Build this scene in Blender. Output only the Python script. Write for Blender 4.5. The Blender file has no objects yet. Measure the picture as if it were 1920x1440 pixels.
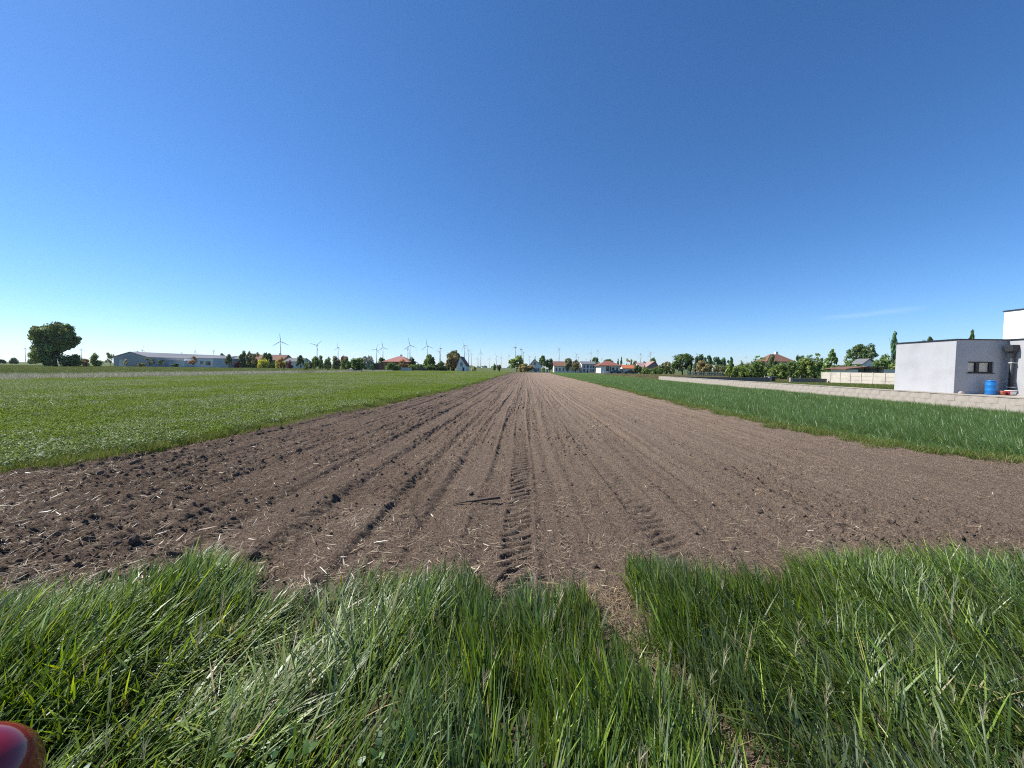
import bpy, math, random
import numpy as np
from mathutils import Matrix, Vector

random.seed(7)
rng = np.random.default_rng(11)
SC = bpy.context.scene
COL = SC.collection
R = math.radians

# ------------------------------------------------------------------ camera
F = 721.0                      # focal length in photo pixels (1920 wide)
CAM = np.array([0.0, 0.0, 1.6])
YAW, PITCH, ROLL = math.atan(25 / F), math.atan(30 / F), 0.0125
fw = np.array([-math.sin(YAW) * math.cos(PITCH), math.cos(YAW) * math.cos(PITCH), -math.sin(PITCH)])
r0 = np.array([math.cos(YAW), math.sin(YAW), 0.0])
u0 = np.cross(r0, fw)
rt = r0 * math.cos(ROLL) + u0 * math.sin(ROLL)
up = u0 * math.cos(ROLL) - r0 * math.sin(ROLL)
cam = bpy.data.objects.new('camera', bpy.data.cameras.new('camera'))
COL.objects.link(cam)
m = Matrix.Identity(4)
for i in range(3):
    m[i][0], m[i][1], m[i][2], m[i][3] = rt[i], up[i], -fw[i], CAM[i]
cam.matrix_world = m
cam.data.sensor_width = 36.0
cam.data.lens = F / 1920 * 36.0
cam.data.clip_start = 0.05
cam.data.clip_end = 40000
SC.camera = cam


def ray(px, py):
    return fw + rt * ((px - 960) / F) + up * ((720 - py) / F)


def gp(px, py, z=0.0):
    d = ray(px, py)
    return CAM + d * ((z - CAM[2]) / d[2])


def at(px, py, Y):
    d = ray(px, py)
    return CAM + d * (Y / d[1])


def Xat(px, Y):
    return at(px, 690 + 0.0125 * (px - 985), Y)[0]


def Zat(px, py, Y):
    return at(px, py, Y)[2]


# ------------------------------------------------------------------ sky and sun
SUN_EL, SUN_AZ = R(46), R(-79)          # azimuth measured from +Y towards +X
world = bpy.data.worlds.new('World')
SC.world = world
world.use_nodes = True
nt = world.node_tree
nt.nodes.clear()
sky = nt.nodes.new('ShaderNodeTexSky')
sky.sky_type = 'NISHITA'
sky.sun_disc = False
sky.sun_elevation = SUN_EL
sky.sun_rotation = SUN_AZ
sky.altitude = 100
sky.air_density = 0.85
sky.dust_density = 0.15
sky.ozone_density = 8.5
bg = nt.nodes.new('ShaderNodeBackground')
bg.inputs['Strength'].default_value = 0.1
wo = nt.nodes.new('ShaderNodeOutputWorld')
hsv = nt.nodes.new('ShaderNodeHueSaturation')
hsv.inputs['Saturation'].default_value = 1.12
nt.links.new(sky.outputs[0], hsv.inputs['Color'])
# a faint wisp of cirrus low in the sky
def wn(ty, **kw):
    n_ = nt.nodes.new(ty)
    for k_, v_ in kw.items(): setattr(n_, k_, v_)
    return n_
d1, d2 = Vector(ray(1530, 601)).normalized(), Vector(ray(1745, 575)).normalized()
wnrm = d1.cross(d2).normalized(); wmid = (d1 + d2).normalized(); wtan = (d2 - d1).normalized(); wlen = (d2 - d1).length / 2
geo = wn('ShaderNodeTexCoord')
def wdot(v):
    n_ = wn('ShaderNodeVectorMath', operation='DOT_PRODUCT'); nt.links.new(geo.outputs['Generated'], n_.inputs[0]); n_.inputs[1].default_value = v; return n_.outputs['Value']
def wmath(op, a, b=None, clamp=False):
    n_ = wn('ShaderNodeMath', operation=op, use_clamp=clamp)
    for i_, x_ in enumerate((a, b)):
        if x_ is None: continue
        if isinstance(x_, (int, float)): n_.inputs[i_].default_value = x_
        else: nt.links.new(x_, n_.inputs[i_])
    return n_.outputs[0]
wnz = wn('ShaderNodeTexNoise'); wnz.inputs['Scale'].default_value = 14; wnz.inputs['Detail'].default_value = 6
nt.links.new(geo.outputs['Generated'], wnz.inputs['Vector'])
off_ = wmath('ADD', wdot(wnrm), wmath('MULTIPLY', wmath('SUBTRACT', wnz.outputs['Fac'], .5), .016))
band = wmath('SUBTRACT', 1.0, wmath('ABSOLUTE', wmath('DIVIDE', off_, .0065)), True)
alng = wmath('SUBTRACT', 1.0, wmath('POWER', wmath('ABSOLUTE', wmath('DIVIDE', wdot(wtan), wlen)), 3.0), True)
frnt = wmath('GREATER_THAN', wdot(wmid), .8)
wfac = wmath('MULTIPLY', wmath('MULTIPLY', wmath('MULTIPLY', band, alng), frnt), .075)
wmix = wn('ShaderNodeMix', data_type='RGBA'); nt.links.new(wfac, wmix.inputs[0]); nt.links.new(hsv.outputs[0], wmix.inputs[6]); wmix.inputs[7].default_value = (8.5, 9.2, 10, 1)
nt.links.new(wmix.outputs[2], bg.inputs['Color'])
nt.links.new(bg.outputs[0], wo.inputs['Surface'])

sl = bpy.data.lights.new('sun', 'SUN')
sl.energy = 5.0
sl.angle = R(0.53)
sl.color = (1.0, 0.95, 0.87)
so = bpy.data.objects.new('sun', sl)
COL.objects.link(so)
Lv = Vector((math.sin(SUN_AZ) * math.cos(SUN_EL), math.cos(SUN_AZ) * math.cos(SUN_EL), math.sin(SUN_EL)))
so.rotation_euler = Lv.to_track_quat('Z', 'Y').to_euler()
so.location = (-60, 10, 60)

SC.view_settings.view_transform = 'Standard'
SC.view_settings.look = 'None'
SC.view_settings.gamma = 1.0
SC.view_settings.exposure = 0.72
SC.view_settings.use_curve_mapping = False
SC.cycles.max_bounces = 6
SC.cycles.transparent_max_bounces = 8
SC.cycles.volume_bounces = 0
SC.cycles.use_denoising = False
SC.cycles.adaptive_threshold = 0.004
SC.cycles.filter_width = 1.1
SC.cycles.sample_clamp_indirect = 4.0


# ------------------------------------------------------------------ helpers
def tag(o, label=None, cat=None, group=None, kind=None):
    if label: o['label'] = label
    if cat: o['category'] = cat
    if group: o['group'] = group
    if kind: o['kind'] = kind
    return o


def link(name, me, parent=None, loc=None):
    o = bpy.data.objects.new(name, me)
    COL.objects.link(o)
    if parent: o.parent = parent
    if loc is not None: o.location = loc
    return o


def empty(name, loc, rz=0):
    o = link(name, None)
    o.location = loc
    o.rotation_euler = (0, 0, rz)
    return o


def mesh_np(name, V, Fc, mat=None, col=None, smooth=False):
    me = bpy.data.meshes.new(name)
    V = np.asarray(V, np.float32); Fc = np.asarray(Fc, np.int32)
    n, k = Fc.shape
    me.vertices.add(len(V)); me.vertices.foreach_set('co', V.ravel())
    me.loops.add(n * k); me.loops.foreach_set('vertex_index', Fc.ravel())
    me.polygons.add(n)
    me.polygons.foreach_set('loop_start', np.arange(0, n * k, k, dtype=np.int32))
    me.polygons.foreach_set('loop_total', np.full(n, k, np.int32))
    if smooth: me.polygons.foreach_set('use_smooth', np.ones(n, bool))
    if col is not None:
        a = me.color_attributes.new('Col', 'FLOAT_COLOR', 'POINT')
        c4 = np.ones((len(V), 4), np.float32); c4[:, :3] = col
        a.data.foreach_set('color', c4.ravel())
    me.update(); me.validate()
    if mat: me.materials.append(mat)
    return me


class MB:
    def __init__(s): s.v = []; s.f = []
    def add(s, vs, fs):
        o = len(s.v); s.v += [tuple(map(float, p)) for p in vs]; s.f += [tuple(i + o for i in f) for f in fs]; return s
    def box(s, x0, x1, y0, y1, z0, z1):
        return s.add([(x0,y0,z0),(x1,y0,z0),(x1,y1,z0),(x0,y1,z0),(x0,y0,z1),(x1,y0,z1),(x1,y1,z1),(x0,y1,z1)],
                     [(0,3,2,1),(4,5,6,7),(0,1,5,4),(1,2,6,5),(2,3,7,6),(3,0,4,7)])
    def tube(s, pts, rad, n=8, cap=True):
        pts = [Vector(p) for p in pts]; rings = []
        for i, p in enumerate(pts):
            d = (pts[min(i + 1, len(pts) - 1)] - pts[max(i - 1, 0)]).normalized()
            a = d.orthogonal().normalized() if abs(d.z) < .99 else Vector((1, 0, 0))
            b = d.cross(a).normalized(); a = b.cross(d)
            rings.append([p + (a * math.cos(t) + b * math.sin(t)) * rad[i] for t in [2 * math.pi * k / n for k in range(n)]])
        vs = [q for r in rings for q in r]; fs = []
        for i in range(len(pts) - 1):
            for k in range(n):
                fs.append((i*n+k, i*n+(k+1) % n, (i+1)*n+(k+1) % n, (i+1)*n+k))
        if cap: fs += [tuple(range(n))[::-1], tuple((len(pts)-1)*n + k for k in range(n))]
        return s.add(vs, fs)
    def lathe(s, prof, n=20, c=(0, 0)):
        vs = []; fs = []
        for (r, z) in prof:
            for k in range(n):
                t = 2*math.pi*k/n; vs.append((c[0]+r*math.cos(t), c[1]+r*math.sin(t), z))
        for i in range(len(prof)-1):
            for k in range(n):
                fs.append((i*n+k, i*n+(k+1) % n, (i+1)*n+(k+1) % n, (i+1)*n+k))
        return s.add(vs, fs)
    def mesh(s, name, mat=None, smooth=False):
        me = bpy.data.meshes.new(name); me.from_pydata(s.v, [], s.f); me.update()
        if smooth:
            for p in me.polygons: p.use_smooth = True
        if mat: me.materials.append(mat)
        return me
    def build(s, name, mat, parent=None, smooth=False, bevel=0):
        o = link(name, s.mesh(name, mat, smooth), parent)
        if bevel:
            b = o.modifiers.new('bevel', 'BEVEL'); b.width = bevel; b.segments = 2; b.limit_method = 'ANGLE'
        return o


# --- materials
def nodes(name):
    mt = bpy.data.materials.new(name); mt.use_nodes = True
    t = mt.node_tree; t.nodes.clear()
    out = t.nodes.new('ShaderNodeOutputMaterial')
    return mt, t, out, (lambda ty, **kw: _n(t, ty, kw)), t.links.new


def _n(t, ty, kw):
    n = t.nodes.new(ty)
    for k, v in kw.items():
        if k in n.inputs.keys(): n.inputs[k].default_value = v
        else: setattr(n, k, v)
    return n


def c4(c): return (c[0], c[1], c[2], 1)


def surf(name, a, b=None, scale=3.0, rough=.85, bump=0.0, bscale=None, detail=6, stain=None, metal=0.0, spec=.3, aniso=(1, 1, 1)):
    """a/b two tones mixed by noise, optional darker stains streaking, bump."""
    mt, t, out, N, L = nodes(name)
    p = N('ShaderNodeBsdfPrincipled', Roughness=rough, Metallic=metal)
    p.inputs['Specular IOR Level'].default_value = spec
    tc = N('ShaderNodeTexCoord'); mp = N('ShaderNodeMapping', Scale=aniso)
    L(tc.outputs['Object'], mp.inputs['Vector'])
    nz = N('ShaderNodeTexNoise', Scale=scale, Detail=detail, Roughness=.6); L(mp.outputs[0], nz.inputs['Vector'])
    rp = N('ShaderNodeValToRGB'); rp.color_ramp.elements[0].position = .33; rp.color_ramp.elements[1].position = .67
    b = b or tuple(x * .82 for x in a)
    rp.color_ramp.elements[0].color = c4(b); rp.color_ramp.elements[1].color = c4(a)
    L(nz.outputs['Fac'], rp.inputs['Fac']); colour = rp.outputs[0]
    if stain:
        n2 = N('ShaderNodeTexNoise', Scale=stain[1], Detail=4); L(mp.outputs[0], n2.inputs['Vector'])
        r2 = N('ShaderNodeValToRGB'); r2.color_ramp.elements[0].position = .5; r2.color_ramp.elements[1].position = .72
        r2.color_ramp.elements[0].color = (0, 0, 0, 1); r2.color_ramp.elements[1].color = (1, 1, 1, 1)
        L(n2.outputs['Fac'], r2.inputs['Fac'])
        mx = N('ShaderNodeMix', data_type='RGBA'); L(r2.outputs[0], mx.inputs[0])
        L(colour, mx.inputs[6]); mx.inputs[7].default_value = c4(stain[0]); colour = mx.outputs[2]
    L(colour, p.inputs['Base Color'])
    if bump:
        n3 = N('ShaderNodeTexNoise', Scale=bscale or scale * 8, Detail=8); L(mp.outputs[0], n3.inputs['Vector'])
        bp = N('ShaderNodeBump', Strength=bump, Distance=.02); L(n3.outputs['Fac'], bp.inputs['Height']); L(bp.outputs[0], p.inputs['Normal'])
    L(p.outputs[0], out.inputs['Surface'])
    return mt


def leaf(name, tint=(1, 1, 1), transl=.35, gloss=.06, rough=.4, use_attr=True):
    """foliage: vertex colour (per leaf variation) times tint; diffuse + translucent + a little sheen"""
    mt, t, out, N, L = nodes(name)
    if use_attr:
        at_ = N('ShaderNodeAttribute', attribute_name='Col')
        mx = N('ShaderNodeMix', data_type='RGBA', blend_type='MULTIPLY'); mx.inputs[0].default_value = 1
        L(at_.outputs['Color'], mx.inputs[6]); mx.inputs[7].default_value = c4(tint); c = mx.outputs[2]
    d = N('ShaderNodeBsdfDiffuse'); tr = N('ShaderNodeBsdfTranslucent'); g = N('ShaderNodeBsdfGlossy', Roughness=rough)
    L(c, d.inputs['Color'])
    hs = N('ShaderNodeHueSaturation', Hue=.485, Saturation=1.15, Value=1.25); L(c, hs.inputs['Color']); L(hs.outputs[0], tr.inputs['Color'])
    m1 = N('ShaderNodeMixShader'); m1.inputs[0].default_value = transl; L(d.outputs[0], m1.inputs[1]); L(tr.outputs[0], m1.inputs[2])
    m2 = N('ShaderNodeMixShader'); m2.inputs[0].default_value = gloss; L(m1.outputs[0], m2.inputs[1]); L(g.outputs[0], m2.inputs[2])
    g.inputs['Color'].default_value = (.85, .9, .95, 1)
    L(m2.outputs[0], out.inputs['Surface'])
    return mt


# --- noise in numpy
def vnoise(x, y, seed=0):
    xi = np.floor(x).astype(np.int64); yi = np.floor(y).astype(np.int64)
    xf = x - xi; yf = y - yi
    def h(a, b):
        n = (a * 374761393 + b * 668265263 + seed * 1442695041) & 0xffffffff
        n = ((n ^ (n >> 13)) * 1274126177) & 0xffffffff
        return ((n ^ (n >> 16)) & 0xffff) / 65535.0
    u = xf * xf * (3 - 2 * xf); v = yf * yf * (3 - 2 * yf)
    return (h(xi, yi) * (1-u) + h(xi+1, yi) * u) * (1-v) + (h(xi, yi+1) * (1-u) + h(xi+1, yi+1) * u) * v


def fbm(x, y, oct=4, seed=0, gain=.5):
    a, s, n = 1.0, 0.0, 0.0
    for o in range(oct):
        s = s + a * vnoise(x * 2**o, y * 2**o, seed + o * 17); n += a; a *= gain
    return s / n


# --- blades
def blades(base, h, w, az, th0, th1, c0, c1, segs=5, twist=.5, rg=rng):
    """curved grass blades. base (N,3); angle from vertical goes th0 -> th0+th1; returns V, F(tris), C"""
    N = len(base)
    D = np.stack([np.cos(az), np.sin(az), np.zeros(N)], 1)
    sa = az + np.pi / 2 + rg.normal(0, twist, N)
    S = np.stack([np.cos(sa), np.sin(sa), rg.normal(0, .15, N)], 1)
    pos = base.copy(); rows = []; cols = []
    for k in range(segs + 1):
        t = k / segs
        wd = (w * (1 - t) ** .6 * (0.55 + 1.1 * min(t * 2.5, .5)))[:, None] * .5
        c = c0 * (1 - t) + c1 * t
        if k < segs:
            rows += [pos - S * wd, pos + S * wd]; cols += [c, c]
        else:
            rows += [pos]; cols += [c]
        th = th0 + th1 * (t + .5 / segs)
        pos = pos + (h / segs)[:, None] * (np.sin(th)[:, None] * D + np.cos(th)[:, None] * np.array([0, 0, 1.0]))
    nv = 2 * segs + 1
    V = np.stack(rows, 1).reshape(-1, 3); C = np.stack(cols, 1).reshape(-1, 3)
    f = []
    for k in range(segs - 1):
        a = 2 * k; f += [(a, a+1, a+3), (a, a+3, a+2)]
    a = 2 * (segs - 1); f += [(a, a+1, a+2)]
    f = np.array(f)
    Fc = (np.arange(N)[:, None, None] * nv + f[None]).reshape(-1, 3)
    return V, Fc, C


def merge(parts):
    Vs, Fs, Cs, o = [], [], [], 0
    for V, Fc, C in parts:
        Vs.append(V); Fs.append(Fc + o); Cs.append(C); o += len(V)
    return np.concatenate(Vs), np.concatenate(Fs), np.concatenate(Cs)


def mixcol(pal, wts, n, jit=.18, rg=rng):
    pal = np.array(pal, float); wts = np.array(wts, float); wts /= wts.sum()
    i = rg.choice(len(pal), n, p=wts)
    return pal[i] * np.exp(rg.normal(0, jit, n))[:, None]


# --- geometry-node scatter for "stuff"
def scatter(name, P, rot, scl, idx, protos, label, cat):
    pc = bpy.data.collections.new(name + '_pieces')
    for i, me in enumerate(protos):
        o = bpy.data.objects.new('%s_piece_%02d' % (name, i), me); pc.objects.link(o)
    me = bpy.data.meshes.new(name)
    P = np.asarray(P, np.float32); n = len(P)
    me.vertices.add(n); me.vertices.foreach_set('co', P.ravel())
    a = me.attributes.new('rot', 'FLOAT_VECTOR', 'POINT'); a.data.foreach_set('vector', np.asarray(rot, np.float32).ravel())
    a = me.attributes.new('scl', 'FLOAT_VECTOR', 'POINT'); a.data.foreach_set('vector', np.asarray(scl, np.float32).ravel())
    a = me.attributes.new('idx', 'INT', 'POINT'); a.data.foreach_set('value', np.asarray(idx, np.int32))
    o = link(name, me)
    g = bpy.data.node_groups.new(name, 'GeometryNodeTree')
    g.interface.new_socket('Geometry', in_out='INPUT', socket_type='NodeSocketGeometry')
    g.interface.new_socket('Geometry', in_out='OUTPUT', socket_type='NodeSocketGeometry')
    gi = g.nodes.new('NodeGroupInput'); go = g.nodes.new('NodeGroupOutput')
    ci = g.nodes.new('GeometryNodeCollectionInfo'); ci.inputs['Collection'].default_value = pc
    ci.inputs['Separate Children'].default_value = True; ci.inputs['Reset Children'].default_value = True
    ip = g.nodes.new('GeometryNodeInstanceOnPoints'); ip.inputs['Pick Instance'].default_value = True
    def na(nm, ty):
        x = g.nodes.new('GeometryNodeInputNamedAttribute'); x.data_type = ty; x.inputs['Name'].default_value = nm
        return x.outputs['Attribute']
    e2r = g.nodes.new('FunctionNodeEulerToRotation')
    g.links.new(na('rot', 'FLOAT_VECTOR'), e2r.inputs[0])
    g.links.new(gi.outputs[0], ip.inputs['Points'])
    g.links.new(ci.outputs[0], ip.inputs['Instance'])
    g.links.new(na('idx', 'INT'), ip.inputs['Instance Index'])
    g.links.new(e2r.outputs[0], ip.inputs['Rotation'])
    g.links.new(na('scl', 'FLOAT_VECTOR'), ip.inputs['Scale'])
    g.links.new(ip.outputs[0], go.inputs[0])
    md = o.modifiers.new('scatter', 'NODES'); md.node_group = g
    return tag(o, label, cat, kind='stuff')


def sheet(name, pts, mat, nx=1):
    o = link(name, MB().add(pts, [tuple(range(len(pts)))]).mesh(name, mat))
    return tag(o, kind='structure')


# ------------------------------------------------------------------ ground
m_ground = surf('meadow_ground', (.075, .105, .028), (.10, .115, .045), scale=.05, rough=1, spec=.1, stain=((.055, .085, .02), .012), bump=.6, bscale=6)
m_cropground = surf('crop_ground', (.045, .06, .018), (.03, .036, .015), scale=3, rough=1, spec=.1)
m_brown = surf('fallow_ground', (.13, .105, .055), (.085, .095, .035), scale=.35, rough=1, spec=.1, bump=.5, bscale=9)
GR = 9500
sheet('ground', [(-GR, -400, -.09), (GR, -400, -.09), (GR, GR, -.09), (-GR, GR, -.09)], m_ground)

# ploughed field: edges traced on the ground
Lp = [gp(0, 890), gp(333, 837), gp(633, 777), gp(667, 770), gp(867, 727), gp(953, 700)]
Rp = [gp(1912, 869), gp(1687, 841), gp(1462, 800), gp(1233, 747), gp(1033, 700)]
YL = np.array([-2, 3, 4.4] + [p[1] for p in Lp] + [150]); XL = np.array([-12, -10.5, -9.2] + [p[0] for p in Lp] + [-4.9])
YR = np.array([-2, 3, 5.2] + [p[1] for p in Rp] + [150]); XR = np.array([14, 13.5, 11.5] + [p[0] for p in Rp] + [8.2])
def edgeL(y): return np.interp(y, YL, XL)
def edgeR(y): return np.interp(y, YR, XR)
FIELD_END = 146.0


def soil_height(x, y):
    lam = np.clip((.9 - x) / 3.0, 0, 1)                       # rough (left) to smooth (right)
    wob = (fbm(x * .3, y * .10, 3, 3) - .5) * .45
    xs = x + wob
    z = .008 * np.sin(xs * 2 * np.pi / .62 + 1.0) + .006 * np.sin((x + wob * .5) * 2 * np.pi / .235)
    z += .060 * (fbm(xs * 2.6, y * .16, 4, 5, .6) - .5)         # long broken furrows
    z += .062 * (fbm(xs * 7, y * .05, 2, 6) - .5)
    z *= 1.15 + .15 * lam
    patch = fbm(x * .9, y * .55, 3, 21)
    rough = np.clip(.62 + .18 * lam + 1.7 * (patch - .5), .42, 1.25)
    cl = fbm(x * 4.5, y * 4.5, 3, 9, .6)
    z += rough * .055 * (cl - .5)
    wx = x + .04 * (vnoise(x * 9, y * 9, 88) - .5); wy = y + .04 * (vnoise(x * 9, y * 9, 89) - .5)
    lump = np.maximum(0, vnoise(wx * 15, wy * 15, 31) - .55) + .8 * np.maximum(0, vnoise(wx * 29, wy * 29, 32) - .45)
    z += rough * .062 * lump
    z += (.35 + .65 * rough) * .040 * (fbm(x * 30, y * 30, 2, 41, .7) - .5)
    # tyre tracks with lug prints
    for cx, w, dep, sgn in ((-.09, .125, .046, -1), (1.32, .15, .036, -1), (-.78, .13, .014, 1), (2.9, .16, .014, -1), (-2.6, .16, .016, 1)):
        cxx = cx + .05 * np.sin(y * .35 + cx)
        u = (x - cxx) / w
        ins = np.clip(1.25 - np.abs(u), 0, .25) * 4
        ph = y / .15 + sgn * u * .55 + .8 * (vnoise(x * 6, y * 6, 66) - .5)
        lug = np.clip((np.sin(2 * np.pi * ph) + .25) * 2.2, -1, 1)
        fade = np.clip(2.4 * fbm(x * 2 + cx * 7, y * .7, 2, 77) - .3, .45, 1)
        if dep > .04: fade = np.maximum(fade, .75 * np.clip((11 - y) / 3, 0, 1) * (.7 + .6 * vnoise(x * 3, y * 3, 79)))
        ins = ins * (.35 + .65 * fade)
        z = z * (1 - .8 * ins) + ins * (-dep * .35 + dep * .45 * lug * fade)
        z += .008 * np.exp(-((np.abs(u) - 1.35) / .25) ** 2) * (.4 + fade)
    return z


def grid_rows():
    ys = [.2]
    while ys[-1] < FIELD_END:
        d = ys[-1]; ys.append(d + min(2.5, max(.0155 if d > 2 else .04, .00062 * d * d)))
    return np.array(ys)


ys = grid_rows(); nc = 1280
s = np.linspace(-1, 1, nc)
xl = edgeL(ys) - .6; xr = edgeR(ys) + .6
X = xl[:, None] + (xr - xl)[:, None] * (s[None] * .5 + .5)
Yg = np.repeat(ys[:, None], nc, 1)
Z = soil_height(X, Yg)
rag = .35 * (fbm(X * .0 + 3, Yg * 1.1, 3, 55) - .5)
ed = np.minimum(X - (edgeL(Yg) + rag), (edgeR(Yg) + rag) - X)
Z = np.where(ed < 0, Z * .5 + ed * .16, Z + .02 * np.exp(-(ed / .25) ** 2))
Z = Z - np.clip((Yg - (FIELD_END - 3)) / 3, 0, 1) * .12
nr = len(ys)
ii = (np.arange(nr - 1)[:, None] * nc + np.arange(nc - 1)[None]).ravel()
FQ = np.stack([ii, ii + 1, ii + nc + 1, ii + nc], 1)
# soil material
mt, t, out, N, L = nodes('ploughed_soil')
p = N('ShaderNodeBsdfPrincipled', Roughness=1.0); p.inputs['Specular IOR Level'].default_value = .08
tc = N('ShaderNodeTexCoord')
def noise(sc, det=6, vec=None, mscale=None, rgh=.6):
    n_ = N('ShaderNodeTexNoise', Scale=sc, Detail=det, Roughness=rgh)
    src = tc.outputs['Object']
    if mscale:
        mp = N('ShaderNodeMapping', Scale=mscale); L(src, mp.inputs['Vector']); src = mp.outputs[0]
    L(src, n_.inputs['Vector']); return n_.outputs['Fac']
def ramp(fac, stops):
    r_ = N('ShaderNodeValToRGB'); e = r_.color_ramp.elements
    e[0].position, e[0].color = stops[0][0], c4(stops[0][1]); e[1].position, e[1].color = stops[-1][0], c4(stops[-1][1])
    for ps, cc in stops[1:-1]:
        k = e.new(ps); k.color = c4(cc)
    L(fac, r_.inputs['Fac']); return r_.outputs[0]
sx = N('ShaderNodeSeparateXYZ'); L(tc.outputs['Object'], sx.inputs[0])
mr = N('ShaderNodeMapRange'); L(sx.outputs['X'], mr.inputs['Value'])
mr.inputs['From Min'].default_value = -3.5; mr.inputs['From Max'].default_value = 2.5
moist = ramp(noise(1.2, 5, mscale=(1, .35, 1)), [(.3, (.3,)*3), (.7, (.7,)*3)])
ad = N('ShaderNodeMath', operation='ADD'); L(mr.outputs[0], ad.inputs[0])
sb = N('ShaderNodeMath', operation='SUBTRACT'); L(moist, sb.inputs[0]); sb.inputs[1].default_value = .5
mu = N('ShaderNodeMath', operation='MULTIPLY'); L(sb.outputs[0], mu.inputs[0]); mu.inputs[1].default_value = 1.6
L(mu.outputs[0], ad.inputs[1]); ad.use_clamp = True
base = ramp(ad.outputs[0], [(0, (.150, .112, .087)), (.5, (.184, .139, .108)), (1, (.206, .158, .122))])
gr = ramp(noise(60, 4, rgh=.8), [(.40, (.45, .44, .43)), (.5, (1, 1, 1)), (.60, (1.65, 1.58, 1.45))])
mx = N('ShaderNodeMix', data_type='RGBA', blend_type='MULTIPLY'); mx.inputs[0].default_value = 1; L(base, mx.inputs[6]); L(gr, mx.inputs[7])
L(mx.outputs[2], p.inputs['Base Color'])
bp = N('ShaderNodeBump', Strength=1.0, Distance=.05); L(noise(85, 4, rgh=.8), bp.inputs['Height']); L(bp.outputs[0], p.inputs['Normal'])
L(p.outputs[0], out.inputs['Surface'])
m_soil = mt
o = link('ploughed_field', mesh_np('ploughed_field', np.stack([X, Yg, Z], -1).reshape(-1, 3), FQ, m_soil, smooth=True))
tag(o, kind='structure')

# crop and meadow grounds
lp = [(float(edgeL(y)) - .25, y, -.04) for y in (4, 5.5, 7.5, 12.6, 13.7, 30, 110, FIELD_END)]
sheet('crop_ground', lp + [(-41, FIELD_END, -.04), (-41, -6, -.04), (-11, -6, -.04)][0:2] + [(-11, 1, -.04)], m_cropground)
rp = [(float(edgeR(y)) + .25, y, -.04) for y in (4, 6.9, 8.1, 11.1, 21.4, 120)]
sheet('crop_ground', rp + [(18.6, 120, -.04), (18.6, -4, -.04), (14, -4, -.04)], m_cropground)
sheet('fallow_strip', [(18.7, 55, -.065), (60, 62, -.065), (60, 150, -.065), (9, 150, -.065), (9, 120.2, -.065), (18.7, 120.2, -.065)], m_brown)

# ------------------------------------------------------------------ crops and grass (stuff)
m_blade = leaf('grass_blade', transl=.38, gloss=.035, rough=.42)
m_cereal = leaf('cereal_leaf', transl=.4, gloss=.045, rough=.4)
m_crop = leaf('crop_leaf', transl=.35, gloss=.012, rough=.5)
G = {'deep': (.060, .105, .015), 'mid': (.105, .165, .025), 'bright': (.18, .235, .034), 'glau': (.125, .17, .085), 'pale': (.24, .25, .12), 'dry': (.34, .27, .14)}


def patch_proto(name, size, n, hr, wr, pal, wts, lean=(0, .25), bend=(.2, .9), az=None, segs=3, seed=1, leafy=0, mat=None):
    rg = np.random.default_rng(seed)
    b = np.zeros((n, 3)); b[:, :2] = rg.uniform(-size/2, size/2, (n, 2)) + rg.normal(0, size*.06, (n, 2))
    h = rg.uniform(*hr, n); w = rg.uniform(*wr, n)
    a = rg.uniform(0, 2*np.pi, n) if az is None else rg.normal(az, .9, n)
    cc = mixcol(pal, wts, n, .22, rg)
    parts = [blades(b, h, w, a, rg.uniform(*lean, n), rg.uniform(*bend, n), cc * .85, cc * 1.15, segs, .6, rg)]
    if leafy:
        k = leafy; lb = np.zeros((k, 3)); lb[:, :2] = rg.uniform(-size/2, size/2, (k, 2)); lb[:, 2] = rg.uniform(.35, .95, k) * hr[1]
        cc = mixcol(pal, wts, k, .22, rg)
        parts.append(blades(lb, rg.uniform(.03, .06, k), rg.uniform(.018, .03, k), rg.uniform(0, 6.28, k), rg.uniform(.5, 1.5, k), rg.uniform(0, .6, k), cc, cc, 2, .3, rg))
    V, Fc, C = merge(parts)
    return mesh_np(name, V, Fc, mat or m_crop, C)


def fill(x0f, x1f, y0, y1, step, jit=.35, keep=None, grow=0.0):
    """jittered grid of patch positions, spacing growing with distance"""
    P = []; S = []
    y = y0
    while y < y1:
        st = step * (1 + grow * max(0, y - 12))
        a, b = x0f(y), x1f(y)
        n = max(1, int(round((b - a) / st)))
        xs = a + (np.arange(n) + .5) * (b - a) / n
        xs = xs + rng.uniform(-jit, jit, n) * st
        yy = y + rng.uniform(-jit, jit, n) * st
        P.append(np.stack([xs, yy], 1)); S.append(np.full(n, st / step))
        y += st
    P = np.concatenate(P); S = np.concatenate(S)
    return P, S


def place(name, P, S, protos, label, cat, z=0.0, hvar=.25, hscale=None, rot=True, mot=0):
    n = len(P)
    pos = np.zeros((n, 3)); pos[:, :2] = P; pos[:, 2] = z
    r_ = np.zeros((n, 3)); r_[:, 2] = rng.uniform(0, 6.283, n) if rot else rng.normal(0, .25, n)
    hs = (1 - hvar / 2 + hvar * fbm(P[:, 0] * .35, P[:, 1] * .35, 3, 13)) * (1 if hscale is None else hscale)
    scl = np.stack([S, S, hs], 1)
    idx = rng.integers(0, len(protos), n)
    if mot:
        q_ = fbm(P[:, 0] * .25, P[:, 1] * .12, 3, 17) + rng.normal(0, .09, n)
        idx = np.where(q_ < .5, rng.integers(0, mot, n), rng.integers(mot, len(protos), n))
    return scatter(name, pos, r_, scl, idx, protos, label, cat)


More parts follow.
